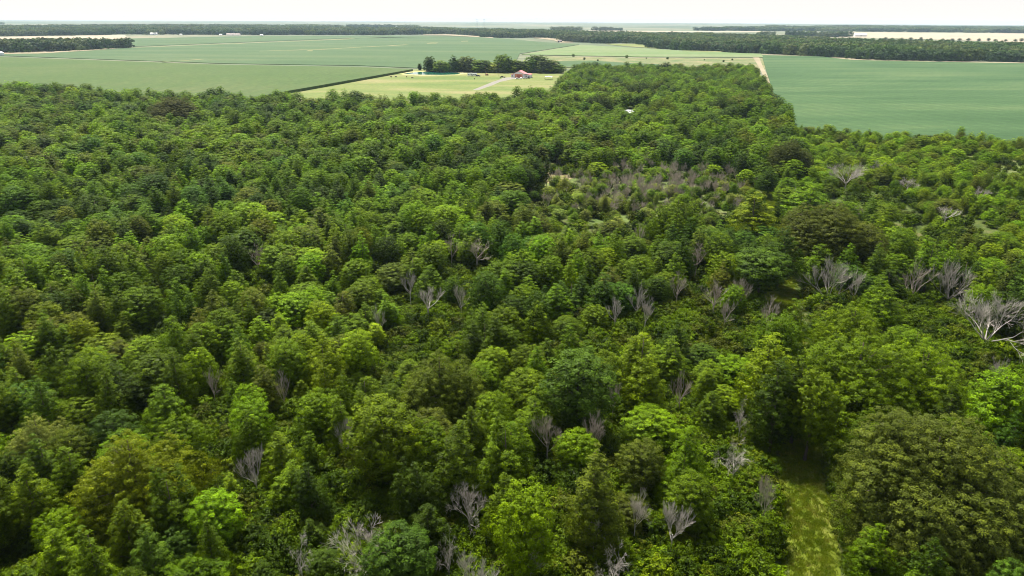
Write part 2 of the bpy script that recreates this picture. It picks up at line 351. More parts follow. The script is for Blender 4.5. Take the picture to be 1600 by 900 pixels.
def crown_points(prof, Rm, z0, z1, spacing, r, lob=0.18, nl=None, inner=0.25):
    """clump centres spread over an uneven envelope"""
    f = PROF[prof]; P = []; O = []
    ph = r.uniform(0, 6.28, 8); am = r.uniform(0.3, 1, 8)
    def rad(t, th):
        q = (am[0]*np.sin(2*th + ph[0] + 2*t) + am[1]*np.sin(3*th + ph[1] - 4*t) + am[2]*np.sin(5*th + ph[2] + 6*t) + am[3]*np.sin(7*th + ph[3] + 9*t)) / 2.4
        return Rm * f(t) * (1 + lob * q)
    tries = int(14 * (2 * Rm * np.pi * (z1 - z0) + Rm * Rm * 3) / spacing ** 2)
    T = r.random(tries); TH = r.uniform(0, 2*np.pi, tries); RA = rad(T, TH)
    keep = r.random(tries) < (RA / Rm * 0.85 + 0.15); T, TH, RA = T[keep], TH[keep], RA[keep]
    rho = r.uniform(0.84, 1.06, len(T)); inn = r.random(len(T)) < inner * 0.5; rho[inn] = r.uniform(0.3, 0.75, inn.sum())
    X = np.stack([np.cos(TH) * RA * rho, np.sin(TH) * RA * rho, z0 + (z1 - z0) * T], 1)
    sel = []
    g = {}
    s2 = spacing ** 2
    for i, p in enumerate(X):
        key = tuple((p // spacing).astype(int)); ok = True
        for a in (-1, 0, 1):
            for b in (-1, 0, 1):
                for c in (-1, 0, 1):
                    for q in g.get((key[0]+a, key[1]+b, key[2]+c), ()):
                        if ((p - q) ** 2).sum() < s2: ok = False; break
                    if not ok: break
                if not ok: break
            if not ok: break
        if ok: g.setdefault(key, []).append(p); sel.append(i)
    X = X[sel]
    cen = np.array([0, 0, z0 + (z1 - z0) * 0.35])
    out_ = unit((X - cen) * np.array([1, 1, 1.1]))
    return X, out_
def make_crown(name, prof, Rm, z0, z1, spacing, per, L0, seed, lob=0.18, parts=None, **k):
    r = np.random.default_rng(seed)
    Vs = []; Fs = []; A = []; B = []; off = 0; pts = []
    for (cx, cy, s, zz0, zz1) in (parts or [(0, 0, 1, z0, z1)]):
        X, O = crown_points(prof, Rm * s, zz0, zz1, spacing, r, lob)
        X = X + np.array([cx, cy, 0]); pts.append(X)
        kp = r.random(len(X)) > .09; X, O = X[kp], O[kp]
        CR = spacing * r.uniform(0.34, 1.0, len(X))
        V, F_, a, b = clump_leaves(X, CR, O, per, L0, L0 * 0.62, r, **k)
        Vs.append(V); Fs.append(F_ + off); off += len(V); A.append(a); B.append(b)
        # large inner leaves that close the crown; shade is painted in as darker tone
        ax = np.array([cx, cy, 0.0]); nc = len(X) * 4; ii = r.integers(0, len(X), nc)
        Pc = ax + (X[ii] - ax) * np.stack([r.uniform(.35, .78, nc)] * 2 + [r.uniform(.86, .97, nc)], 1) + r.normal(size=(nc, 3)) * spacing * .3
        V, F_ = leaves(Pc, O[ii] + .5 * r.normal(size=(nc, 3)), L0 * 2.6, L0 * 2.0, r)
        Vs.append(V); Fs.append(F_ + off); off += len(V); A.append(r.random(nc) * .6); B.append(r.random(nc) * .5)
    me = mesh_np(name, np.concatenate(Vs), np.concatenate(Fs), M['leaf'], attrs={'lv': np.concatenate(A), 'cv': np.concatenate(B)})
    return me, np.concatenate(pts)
def make_trunk(name, hgt, rb, tops, seed, nl=12, n=7):
    r = random.Random(seed); mbk = MB()
    lean = (r.uniform(-.3, .3), r.uniform(-.3, .3)); pl = []
    for i in range(7):
        t = i / 6; pl.append(Vector((lean[0] * t * hgt * .12 + r.uniform(-.05, .05) * hgt * .03, lean[1] * t * hgt * .12 + r.uniform(-.05, .05) * hgt * .03, hgt * t)))
    mbk.tube(pl, [rb * (1.35 if i == 0 else 1 - 0.88 * i / 6) for i in range(7)], n)
    idx = list(range(len(tops))); r.shuffle(idx)
    for i in idx[:nl]:
        e = Vector(tops[i]); t = max(0.15, min(0.85, e.z / hgt - 0.22)); s = pl[0].lerp(pl[6], t); s = Vector((pl[int(t*6)].x, pl[int(t*6)].y, hgt * t))
        md = s.lerp(e, 0.5) + Vector((r.uniform(-.3, .3), r.uniform(-.3, .3), r.uniform(-.1, .4))) * hgt * .04
        rr = rb * 0.36 * (1 - t * 0.5)
        mbk.tube([s, s.lerp(md, .6), md, e], [rr, rr * .8, rr * .55, rr * .18], 5, cap=False)
    return mbk.mesh(name, M['bark'], smooth=True)

KIND = {}     # key -> list of (crown mesh, trunk mesh, crown radius, height)
def add_kind(key, *a, hgt=12, rb=0.17, Rm=3.4, nl=12, **k):
    cm, pts = make_crown('crown_foliage', *a, **k); tm = make_trunk('trunk_wood', hgt * 0.92, rb, pts, k['seed'], nl)
    KIND.setdefault(key, []).append((cm, tm, Rm, hgt))
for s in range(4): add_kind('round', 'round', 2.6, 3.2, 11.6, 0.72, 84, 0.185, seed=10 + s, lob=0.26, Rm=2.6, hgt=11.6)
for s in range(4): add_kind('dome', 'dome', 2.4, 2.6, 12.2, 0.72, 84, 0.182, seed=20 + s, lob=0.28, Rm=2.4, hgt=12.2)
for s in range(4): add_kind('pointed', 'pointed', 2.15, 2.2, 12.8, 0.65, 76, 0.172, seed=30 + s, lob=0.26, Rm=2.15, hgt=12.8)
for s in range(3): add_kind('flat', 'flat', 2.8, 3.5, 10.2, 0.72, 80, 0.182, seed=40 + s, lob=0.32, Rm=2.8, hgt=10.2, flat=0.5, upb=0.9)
for s in range(4):
    rs = random.Random(50 + s); prt = []
    for q in range(4):
        a_ = q * 1.6 + rs.uniform(-.6, .6); dd = rs.uniform(.7, 1.7); prt.append((math.cos(a_) * dd, math.sin(a_) * dd, rs.uniform(.7, 1.0), rs.uniform(2.5, 5), rs.uniform(9.0, 13.5)))
    add_kind('lobed', 'dome', 1.65, 3, 12, 0.70, 74, 0.175, seed=50 + s, lob=0.25, Rm=2.9, hgt=12.3, parts=prt)
for s in range(3): add_kind('feathery', 'round', 2.4, 2.8, 10.8, 0.56, 40, 0.17, seed=60 + s, lob=0.36, Rm=2.4, hgt=10.8, stray=0.4, flat=0.45, upb=0.7)
big_parts = [(0.3, 0.2, .56, 6, 13.9), (3.4, 2.4, .46, 4, 12.9), (-2.8, 2.8, .50, 4, 13.2), (-4.9, -.6, .46, 2.5, 11.3), (-3.0, -4.0, .46, 1.5, 9.6), (.8, -5.2, .50, 1.2, 9.9), (4.4, -3.4, .48, 1.5, 9.4), (5.6, .4, .44, 2, 11.0), (0.4, 5.2, .46, 3, 11.8), (-5.6, -3.6, .32, 1.0, 6.8), (1.6, -1.8, .46, 5, 12.2), (5.9, -5.2, .30, .8, 5.8)]
add_kind('bigoak', 'oak', 7.0, 2, 13, 0.78, 96, 0.165, seed=71, lob=0.24, Rm=8.9, hgt=13.6, rb=0.5, nl=46, parts=big_parts, stray=0.08)
big2 = [(0, 0, .75, 2, 13.0), (3.6, .4, .6, 1.5, 11.8), (-3.9, 1.8, .6, 2.0, 11.0), (-1.4, -3.6, .55, 1.2, 10.4), (2.4, -3.0, .5, 1.2, 8.6), (-1, 4, .55, 2, 11)]
add_kind('bigoak2', 'dome', 6.4, 2, 13, 0.86, 94, 0.185, seed=72, lob=0.25, Rm=7.8, hgt=13.2, rb=0.42, nl=40, parts=big2, stray=0.16)
for s in range(3): add_kind('shrub', 'round', 1.5, 0.1, 2.8, 0.62, 34, 0.20, seed=80 + s, lob=0.3, Rm=1.5, hgt=2.6, rb=0.05, nl=4, stray=0.3)
# distant versions: fewer, larger leaf clumps
for s in range(4): add_kind('far', ['round', 'dome', 'dome', 'round'][s], 2.65, 2.2, 11.6, 1.0, 50, 0.30, seed=90 + s, lob=0.34, Rm=2.65, hgt=11.6, nl=4)

for s in range(3): add_kind('hedge', ['round', 'dome', 'round'][s], 4.3, 0.3, 12.0, 1.3, 60, 0.45, seed=95 + s, lob=0.28, Rm=4.3, hgt=12.0, nl=4)

def wood_patch(name, seed, size=60.0, nt_=26, leaf=2.0):
    """a piece of continuous distant canopy: many crowns in one mesh, for the far-off woods"""
    r = np.random.default_rng(seed); C = []; CRs = []; O = []
    for i in range(nt_):
        x, y = r.uniform(-size/2, size/2, 2); rad = r.uniform(5, 8.5); h = r.uniform(10, 17)
        k = 13; d = unit(r.normal(size=(k, 3)) * np.array([1, 1, .8]) + np.array([0, 0, .25]))
        c = np.array([x, y, h - rad * .7]) + d * rad * np.array([.85, .85, .85]); C.append(c); O.append(d); CRs.append(np.full(k, rad * .42))
        kk = 6; d2 = unit(r.normal(size=(kk, 3)) * np.array([1, 1, .2])); C.append(np.array([x, y, 3.0]) + d2 * rad * .75 * np.array([1, 1, .5])); O.append(d2); CRs.append(np.full(kk, rad * .4))
    V, F_, a, b = clump_leaves(np.concatenate(C), np.concatenate(CRs), np.concatenate(O), 22, leaf, leaf * .7, r)
    return mesh_np(name, V, F_, M['leaf'], attrs={'lv': a, 'cv': b})
def tuft(name, seed, h=0.26, rad=0.45, nb=40):
    r = np.random.default_rng(seed); V = []; F_ = []
    for i in range(nb):
        x, y = r.normal(size=2) * rad * .5; a = r.uniform(0, 6.28); w_ = 0.035; hh = h * r.uniform(.5, 1.2); lx, ly = r.normal(size=2) * h * .35
        o_ = len(V); V += [(x - w_*math.cos(a), y - w_*math.sin(a), 0), (x + w_*math.cos(a), y + w_*math.sin(a), 0), (x + lx + w_*.3, y + ly, hh), (x + lx - w_*.3, y + ly, hh)]; F_.append((o_, o_+1, o_+2, o_+3))
    return mesh_np(name, np.array(V), np.array(F_), M['leaf'], attrs={'lv': r.random(nb), 'cv': r.random(nb) * .6})

# ------------------------------------------------------------------ scatter object for what nobody could count
def scatter(name, P, rot, scl, tint, idx, meshes, label, cat, mat):
    """one object; its points carry position, turn, size, tint and variant; leaf meshes are set on them"""
    P = np.asarray(P, dtype=np.float32); n = len(P)
    me = bpy.data.meshes.new(name); me.vertices.add(n); me.vertices.foreach_set('co', P.ravel())
    for an, ty, av in (('turn', 'FLOAT', rot), ('variant', 'INT', idx)):
        a = me.attributes.new(an, ty, 'POINT'); a.data.foreach_set('value', np.asarray(av))
    a = me.attributes.new('size', 'FLOAT_VECTOR', 'POINT'); a.data.foreach_set('vector', np.asarray(scl, dtype=np.float32).ravel())
    a = me.attributes.new('tint', 'FLOAT_COLOR', 'POINT'); a.data.foreach_set('color', np.concatenate([np.asarray(tint), np.ones((n, 1))], 1).astype(np.float32).ravel())
    me.materials.append(mat)
    o = link(bpy.data.objects.new(name, me)); tag(o, label, cat, kind='stuff')
    g = bpy.data.node_groups.new(name + '_growth', 'GeometryNodeTree')
    g.interface.new_socket('Geometry', in_out='INPUT', socket_type='NodeSocketGeometry'); g.interface.new_socket('Geometry', in_out='OUTPUT', socket_type='NodeSocketGeometry')
    gi = g.nodes.new('NodeGroupInput'); go = g.nodes.new('NodeGroupOutput'); iop = g.nodes.new('GeometryNodeInstanceOnPoints')
    jg = g.nodes.new('GeometryNodeJoinGeometry')
    for k_ in reversed(range(len(meshes))):
        src = bpy.data.objects.new(name + '_piece', meshes[k_])
        oi = g.nodes.new('GeometryNodeObjectInfo'); oi.inputs['Object'].default_value = src; oi.inputs['As Instance'].default_value = True
        g.links.new(oi.outputs['Geometry'], jg.inputs[0])
    g.links.new(jg.outputs[0], iop.inputs['Instance']); iop.inputs['Pick Instance'].default_value = True
    g.links.new(gi.outputs[0], iop.inputs['Points'])
    def named(an, dt):
        q = g.nodes.new('GeometryNodeInputNamedAttribute'); q.data_type = dt; q.inputs['Name'].default_value = an; return q.outputs['Attribute']
    g.links.new(named('variant', 'INT'), iop.inputs['Instance Index'])
    cx = g.nodes.new('ShaderNodeCombineXYZ'); g.links.new(named('turn', 'FLOAT'), cx.inputs['Z']); g.links.new(cx.outputs[0], iop.inputs['Rotation'])
    g.links.new(named('size', 'FLOAT_VECTOR'), iop.inputs['Scale'])
    g.links.new(iop.outputs[0], go.inputs[0])
    md = o.modifiers.new('growth', 'NODES'); md.node_group = g
    return o

# ------------------------------------------------------------------ palette (real leaf colours)
PAL = dict(mid=(0.074, 0.124, 0.001), lime=(0.122, 0.186, 0.002), dark=(0.034, 0.064, 0.001), olive=(0.076, 0.098, 0.006),
           blue=(0.052, 0.102, 0.006), pale=(0.145, 0.172, 0.028), brown=(0.060, 0.077, 0.011), fresh=(0.100, 0.168, 0.001), gold=(0.102, 0.146, 0.002), darkolive=(0.062, 0.084, 0.007), bronze=(0.072, 0.090, 0.010))
WORD = dict(bronze='bronze-green', darkolive='dark olive', mid='green', lime='lime green', dark='dark green', olive='olive green', blue='blue-green', pale='pale green', brown='brownish', fresh='fresh green', gold='yellowish green')
SHW = dict(round='rounded', dome='domed', pointed='pointed', flat='flat-topped', lobed='several-lobed', feathery='feathery', bigoak='huge', bigoak2='big', far='small')

# ------------------------------------------------------------------ particular trees of the photograph
# px, py (crown centre), width px, kind, tint, label, short landmark phrase
KEY = [
 (1412, 738, 300, 'bigoak', 'bronze', 'huge round olive-brown oak beside the bright grass track at lower right', 'the huge round oak'),
 (1300, 362, 180, 'bigoak', 'darkolive', 'broad olive oak rising right of the hidden middle of the grass track', 'the broad olive oak'),
 (205, 740, 215, 'bigoak2', 'gold', 'big yellow-green lobed tree with dark shaded right side at lower left', 'the big yellow-green tree'),
 (1345, 585, 225, 'bigoak2', 'mid', 'wide dark green tree mass directly behind the huge round oak', 'the wide green tree mass'),
 (1440, 585, 170, 'bigoak2', 'fresh', 'wide fresh green crown below the largest white dead tree', 'the wide fresh green crown'),
 (685, 600, 165, 'bigoak2', 'olive', 'large brown-tinged olive tree in the middle of the lower forest', 'the large brown-tinged tree'),
 (903, 612, 100, 'round', 'blue', 'blue-green rounded tree standing out at the centre of the lower forest', 'the blue-green rounded tree'),
 (1203, 580, 88, 'dome', 'lime', 'sunlit yellow-green domed tree above the dark end of the grass track', 'the sunlit domed tree'),
 (820, 830, 90, 'round', 'fresh', 'fresh green ball-shaped tree above a bare shrub near the bottom centre', 'the ball-shaped green tree'),
 (1060, 340, 100, 'bigoak2', 'mid', 'large green tree standing against the grey brush of the clearing', 'the tree by the grey brush'),
 (1235, 245, 78, 'bigoak', 'brown', 'dark brownish round tree hard right of the distant grass track', 'the dark brownish tree'),
 (1262, 318, 70, 'dome', 'fresh', 'bright-topped green tree just behind the broad olive oak', 'the bright tree behind the olive oak'),
 (270, 172, 80, 'bigoak', 'brown', 'reddish-brown broad tree far back in the left canopy', 'the reddish-brown tree'),
 (1330, 510, 120, 'bigoak2', 'gold', 'yellow-green spreading tree below the white fan-shaped dead tree', 'the yellow-green spreading tree'),
 (60, 690, 120, 'bigoak2', 'pale', 'pale-flowered broad tree at the left edge of the photo', 'the pale broad tree at left'),
 (1565, 640, 90, 'round', 'fresh', 'light green rounded tree at the right edge above the huge oak', 'the light tree at the right edge'),
 (1000, 575, 95, 'lobed', 'lime', 'pair of bright green leaders forming one crown right of the blue-green tree', 'the two-topped bright tree'),
 (930, 770, 90, 'pointed', 'olive', 'olive pointed tree near the bottom centre right of the ball-shaped tree', 'the olive pointed tree'),
 (600, 690, 105, 'round', 'mid', 'soft green rounded crown left of the large brown-tinged tree foot', 'the soft green rounded crown'),
 (1216, 622, 78, 'dome', 'dark', 'dark tree leaning over the upper end of the open grass track', None),
 (1272, 640, 70, 'round', 'mid', 'shaded green tree wedged between the open track and the huge oak', None),
 (1216, 545, 60, 'round', 'mid', 'green tree covering the track just behind the sunlit domed tree', None),
 (1250, 612, 72, 'lobed', 'dark', 'dark many-lobed tree right of the sunlit domed tree', None),
 (1236, 520, 56, 'dome', 'mid', 'green domed tree below the middle glimpse of track', None),
 (1190, 425, 82, 'flat', 'blue', 'flat blue-green tree just left of the middle track glimpse', 'the flat blue-green tree'),
 (1222, 395, 52, 'dome', 'dark', 'dark tree closing the track below the broad olive oak', None),
 (1180, 335, 66, 'dome', 'lime', 'bright yellow-green tree left of the distant track glimpse', None),
 (1000, 140, 60, 'bigoak2', 'dark', 'dark green broad tree in the far forest near the hidden house', None),
 (1035, 168, 64, 'bigoak2', 'mid', 'round green tree right of the hidden pale roof', None),
 (1125, 165, 60, 'bigoak2', 'dark', 'very dark round tree in the far forest near the dirt road', None),
 (935, 160, 60, 'bigoak2', 'dark', 'dark green round tree left of the hidden pale roof', None),
]
DEADS = [
 # px, py (crown centre), width px, style, label, landmark
 (1552, 492, 125, 'spread', 'largest white dead tree, widely forked, at the right edge', 'the largest white dead tree'),
 (1300, 430, 76, 'fan', 'white fan-shaped dead tree below the broad olive oak', 'the white fan-shaped dead tree'),
 (1432, 430, 66, 'broom', 'pinkish bare tree with upswept twigs, left of a grey forked one', 'the pinkish upswept bare tree'),
 (1490, 432, 70, 'fan', 'grey forked dead tree up-left of the largest white dead tree', 'the grey forked dead tree'),
 (570, 852, 96, 'spread', 'grey bare tree, widest one on the bottom edge of the photo', 'the grey bare tree at bottom'),
 (742, 893, 66, 'fan', 'bare grey shrub cut by the bottom edge, right of the wide bare tree', 'the bare shrub on the bottom edge'),
 (1150, 705, 62, 'weep', 'tangled grey dead tree with drooping twigs left of the grass track', 'the tangled drooping dead tree'),
 (856, 672, 46, 'fan', 'small brown bare tree below the blue-green rounded tree', 'the small brown bare tree'),
 (733, 783, 54, 'spread', 'twiggy brown bare tree left of the ball-shaped green tree', 'the twiggy brown bare tree'),
 (1054, 806, 54, 'fan', 'upright pale bare tree near the bottom, left of the grass track', 'the upright pale bare tree'),
 (962, 872, 60, 'weep', 'pale broken dead tree on the bottom edge right of centre', 'the pale broken dead tree'),
 (395, 722, 44, 'fan', 'slim grey bare tree right of the big yellow-green tree', 'the slim grey bare tree'),
 (1325, 268, 60, 'spread', 'wide pinkish-grey bare tree in the scrub at upper right', 'the wide bare tree in the scrub'),
 (466, 856, 46, 'weep', 'thin crooked dead tree near the bottom left of centre', 'the thin crooked dead tree'),
 (700, 850, 40, 'weep', 'small broken white snag between two bare trees near the bottom', 'the small broken snag'),
 (1203, 482, 40, 'broom', 'brown bare sapling beside the middle glimpse of the grass track', 'the brown bare sapling by the track'),
 (1118, 455, 44, 'broom', 'pinkish bare tree left of the middle glimpse of track', 'the pinkish bare tree mid-right'),
 (668, 462, 46, 'broom', 'tall pale bare stems in a gap at the centre', 'the tall pale stems'),
 (745, 385, 50, 'broom', 'brown bare twiggy tree above the centre of the forest', 'the brown twiggy tree'),
 (1090, 395, 40, 'broom', 'dark brown bare tree between green crowns right of centre', 'the dark brown bare tree'),
 (995, 790, 44, 'fan', 'thin grey bare tree just right of the olive pointed tree', 'the thin grey bare tree'),
 (1198, 772, 34, 'fan', 'little pinkish dead shrub on the left side of the grass track', 'the little dead shrub by the track'),
 (930, 668, 36, 'fan', 'dull brown bare shrub right of the small brown bare tree', None),
 (440, 600, 34, 'broom', 'dark bare tree half hidden left of centre in the lower forest', None),
 (960, 610, 30, 'broom', 'reddish bare sapling squeezed behind the blue-green rounded tree', None),
 (830, 858, 56, 'fan', 'brown bare shrub under the ball-shaped green tree', None),
 (998, 460, 34, 'broom', 'tall thin bare tree right of the forest centre', None),
 (720, 460, 30, 'broom', 'short grey snag right of the tall pale stems', None),
 (590, 490, 24, 'broom', 'small pale snag left of the tall pale stems', None),
 (540, 672, 30, 'fan', 'grey-pink bare shrub above the soft green rounded crown', None),
 (1420, 285, 34, 'fan', 'white-grey bare tree in the right scrub', None),
 (1480, 330, 36, 'broom', 'grey bare tree in the scrub above the grey forked dead tree', None),
 (1375, 258, 30, 'fan', 'small pale bare tree right of the wide bare one in scrub', None),
 (1160, 450, 30, 'fan', 'pale green-grey bare tree left of the brown bare sapling', None),
 (1560, 575, 32, 'fan', 'small bare tree below the largest white dead tree', None),
 (1065, 600, 34, 'broom', 'bare brown tree left of the sunlit domed tree', None),
 (1340, 440, 26, 'fan', 'small white snag right of the fan-shaped dead tree', None),
 (640, 440, 26, 'broom', 'thin grey stems left of the tall pale ones', None),
 (400, 395, 36, 'broom', 'brown bare tree in the left half of the forest', None),
 (1060, 440, 34, 'broom', 'brown bare tree between the dark one and the pinkish one right of centre', None),
 (1135, 480, 30, 'broom', 'pinkish bare tree nearest below another pinkish one, right of centre', None),
 (962, 482, 30, 'broom', 'slim grey stems left of the tall thin bare tree', None),
 (1010, 480, 30, 'fan', 'low grey twigs right beside the tall thin bare tree', None),
 (1000, 360, 26, 'broom', 'pinkish bare tree below the grey brush patch', None),
 (330, 590, 26, 'broom', 'slim dark bare stems left of centre in the forest', None),
 (1210, 640, 40, 'fan', 'purplish bare branches over the dark end of the grass track', None),
 (1160, 640, 34, 'weep', 'grey bare crown just above the tangled drooping dead tree', None),
 (930, 810, 34, 'weep', 'thin broken dead tree with yellow leaves near the bottom', None),
 (1240, 300, 20, 'broom', 'tiny bare tree beside the distant track glimpse', None),
 (1345, 330, 26, 'fan', 'grey twigs above the broad olive oak on its right', None),
 (1530, 300, 26, 'fan', 'pale twiggy tree near the pale opening at the right edge', None),
 (705, 380, 30, 'broom', 'greyish bare tree left of the brown twiggy tree', None),
]
# ------------------------------------------------------------------ dead tree meshes
def dead_mesh(name, style, seed, hgt=9.0, crown=None, mat='dead'):
    r = random.Random(seed); mbk = MB()
    cfg = dict(spread=dict(up=0.42, ang=(22, 46), sh=.74, nb=(3, 3), lv=5, low=.22), fan=dict(up=0.75, ang=(16, 34), sh=.76, nb=(3, 3), lv=5, low=.12),
               broom=dict(up=.8, ang=(14, 34), sh=.74, nb=(3, 3), lv=4, low=.25), weep=dict(up=-0.15, ang=(20, 60), sh=.68, nb=(2, 4), lv=5, low=.3))[style]
    def perp(d):
        a = Vector((r.gauss(0, 1), r.gauss(0, 1), r.gauss(0, 1))); a -= a.dot(d) * d; return a.normalized()
    def grow(p, d, ln, rad, lv):
        k = 4 if lv > 2 else 3; pts = [p]; rr = [rad]; dd = d.copy()
        for i in range(k):
            dd = (dd + perp(dd) * r.uniform(.04, .22) + Vector((0, 0, cfg['up'] * .10))).normalized()
            pts.append(pts[-1] + dd * ln / k); rr.append(max(0.0085, rad * (1 - .45 * (i + 1) / k)))
        mbk.tube(pts, rr, 5 if lv > 2 else 3, cap=False)
        if lv == 0: return
        nb = r.randint(*cfg['nb']) + (2 if lv <= 1 else 1 if lv == 2 else 0)
        for j in range(nb):
            t = 1.0 if j == 0 else r.uniform(.35, 1.0); i = min(k - 1, int(t * k)); s = pts[i].lerp(pts[i + 1], t * k - i) if t < 1 else pts[-1]
            a = R(r.uniform(*cfg['ang'])) * (.5 if j == 0 else 1)
            nd = (dd * math.cos(a) + perp(dd) * math.sin(a) + Vector((0, 0, cfg['up'] * .16))).normalized()
            if style == 'weep' and lv <= 2: nd = (nd + Vector((0, 0, -.35))).normalized()
            grow(s, nd, ln * cfg['sh'] * r.uniform(.75, 1.15), rr[i] * .58, lv - 1)
    cs = crown or hgt; base = hgt * cfg['low'] if not crown else hgt - crown * .66; tr_r = cs * 0.0145
    mbk.tube([(0, 0, 0), (0, 0, base * .5), (r.uniform(-.1, .1), r.uniform(-.1, .1), base)], [tr_r * 1.5, tr_r * 1.1, tr_r], 6)
    nm = dict(spread=7, fan=6, broom=5, weep=5)[style]
    for i in range(nm):
        a = 2 * math.pi * (i + r.uniform(-.3, .3)) / nm; tilt = dict(spread=r.uniform(25, 80), fan=r.uniform(15, 68), broom=r.uniform(12, 48), weep=r.uniform(15, 80))[style]
        d = Vector((math.cos(a) * math.sin(R(tilt)), math.sin(a) * math.sin(R(tilt)), math.cos(R(tilt))))
        grow(Vector((0, 0, base * r.uniform(.75, 1))), d, cs * .27, tr_r * .62, cfg['lv'] - 1 if style != 'broom' else 3)
    if style in ('broom', 'weep'):
        grow(Vector((0, 0, base)), Vector((0, 0, 1)), cs * .33, tr_r * .8, cfg['lv'] - 1 if style != 'broom' else 3)
    me = mbk.mesh(name, M[mat]); co = np.array([v.co for v in me.vertices]); 
    return me, np.percentile(np.abs(co[:, :2]), 99), co[:, 2].max()
DEADM = {}
for st in ('spread', 'fan', 'broom', 'weep'):
    DEADM[st] = [dead_mesh('dead_branches', st, 200 + q, mat='dead') for q in range(2)] 
DEADM['broomb'] = [dead_mesh('dead_branches', 'broom', 230 + q, mat='deadbrown') for q in range(2)]
for st in ('spread', 'fan', 'broom', 'weep'): DEADM[st + '_t'] = [dead_mesh('dead_branches', st, 250 + q, hgt=8.6, crown=6.8) for q in range(2)]
for st in ('fan', 'broom'): DEADM[st + 'b_t'] = [dead_mesh('dead_branches', st, 270 + q, hgt=8.6, crown=6.8, mat='deadbrown') for q in range(2)]
DEADM['fanb'] = [dead_mesh('dead_branches', 'fan', 240, mat='deadbrown')]

occupied = []      # (x, y, radius) of what is already planted
dead_px = []
for i, (px, py, wp, st, lab, lm) in enumerate(DEADS):
    key = st
    if any(w_ in lab for w_ in ('brown', 'pinkish', 'dark', 'reddish')) and st in ('broom', 'fan'): key = st + 'b'
    if i == 0: key = 'spread'
    zc = 7.0; c = at(px, py, zc); f = proj(c)[2]; wm = wp * f / FPX
    if wm < 9: key += '_t'
    me, rr, hh = DEADM[key][i % len(DEADM[key])]
    s = wm / (2 * rr); s = max(s, 0.35); sz = max(s, (5.5 if (px > 1230 and py < 350) else 9.6) / hh) if wm < 9 else max(s, (6.5 if (px > 1230 and py < 350) else 11.0) / hh)
    sz = min(sz, ((7.5 if (px > 1230 and py < 350) else 10.4) if wm < 9 else 12.0) / hh) if i else sz
    hgt = hh * sz; c = at(px, py, hgt * (.72 if wm < 9 else .62)); f = proj(c)[2]; s = wp * f / FPX / (2 * rr)
    o = link(bpy.data.objects.new('dead_tree', me)); o.location = (c.x, c.y, 0); o.rotation_euler = (0, 0, i * 1.7); o.scale = (s, s, sz)
    tag(o, lab, 'dead tree', 'leafless trees among the green ones')
    occupied.append((c.x, c.y, s * rr * .75)); dead_px.append((px, py, wp))

def place_tree(kind, var, loc, s, sz, rz, tint, name='broadleaf_tree'):
    cm, tm, Rm, hh = KIND[kind][var % len(KIND[kind])]
    e = empty(name, loc, rz); e.scale = (s, s, sz)
    c = link(bpy.data.objects.new('crown', cm), e); c['tint'] = [float(v) for v in tint]
    link(bpy.data.objects.new('trunk', tm), e)
    return e
def vary(t, r, a=0.14):
    k = 1 + r.uniform(-a, a); return tuple(v * k * (1 + r.uniform(-.08, .08)) for v in t)
rr_ = random.Random(11)
landmarks = []     # (px, py, phrase)
used_labels = {}
for i, (px, py, wp, kd, tn_, lab, lm) in enumerate(KEY):
    cm, tm, Rm, hh = KIND[kd][i % len(KIND[kd])]
    c = at(px, py, hh * .55); f = proj(c)[2]; s = wp * f / FPX / (2 * Rm)
    sz = min(1.25, max(s, .8)); c = at(px, py, hh * sz * .6); f = proj(c)[2]; s = wp * f / FPX / (2 * Rm)
    off = track_off(c.x, c.y)
    if abs(off) < TW + Rm * s * .8 and 700 < py: 
        c += tn * math.copysign(TW + Rm * s * .8 - abs(off), off)
    e = place_tree(kd, i, (c.x, c.y, 0), s, sz, i * 2.1, vary(PAL[tn_], rr_, .05))
    tag(e, lab, 'tree', 'leafy trees of the forest'); used_labels[lab] = 1
    occupied.append((c.x, c.y, Rm * s * (.82 if wp > 150 else .9)))
    if lm: landmarks.append((px, py, lm))
for (px, py, wp, st, lab, lm) in DEADS:
    if lm: landmarks.append((px, py, lm))

# ------------------------------------------------------------------ the forest
def inpoly(X, Y, poly):
    c = np.zeros(len(X), bool); n = len(poly)
    for i in range(n):
        x1, y1 = poly[i][:2]; x2, y2 = poly[(i+1) % n][:2]
        with np.errstate(divide='ignore', invalid='ignore'):
            c ^= ((y1 > Y) != (y2 > Y)) & (X < (x2 - x1) * (Y - y1) / (y2 - y1 + 1e-12) + x1)
    return c
# jittered hexagonal grid
SP = 3.95
ymax = max(p[1] for p in FPOLY); xmax = max(abs(p[0]) for p in FPOLY)
gy, gx = np.meshgrid(np.arange(-20, ymax, SP * .87), np.arange(-xmax, xmax, SP), indexing='ij')
gx = gx + (np.arange(gx.shape[0]) % 2)[:, None] * SP * .5
X = (gx + rng.uniform(-1.45, 1.45, gx.shape)).ravel(); Y = (gy + rng.uniform(-1.45, 1.45, gy.shape)).ravel()
k = inpoly(X, Y, FPOLY); X, Y = X[k], Y[k]
PX, PY, FF = projA(np.stack([X, Y, np.full(len(X), 8.0)], 1))
k = (PX > -330) & (PX < 1930) & (PY < 1250); X, Y, PX, PY, FF = X[k], Y[k], PX[k], PY[k], FF[k]
gpx, gpy, _ = projA(np.stack([X, Y, np.zeros(len(X))], 1))
offs = (X - TA.x) * tn.x + (Y - TA.y) * tn.y
def ell(cx, cy, rx, ry, qx=PX, qy=PY): return ((qx - cx) / rx) ** 2 + ((qy - cy) / ry) ** 2
keep = np.ones(len(X), bool)
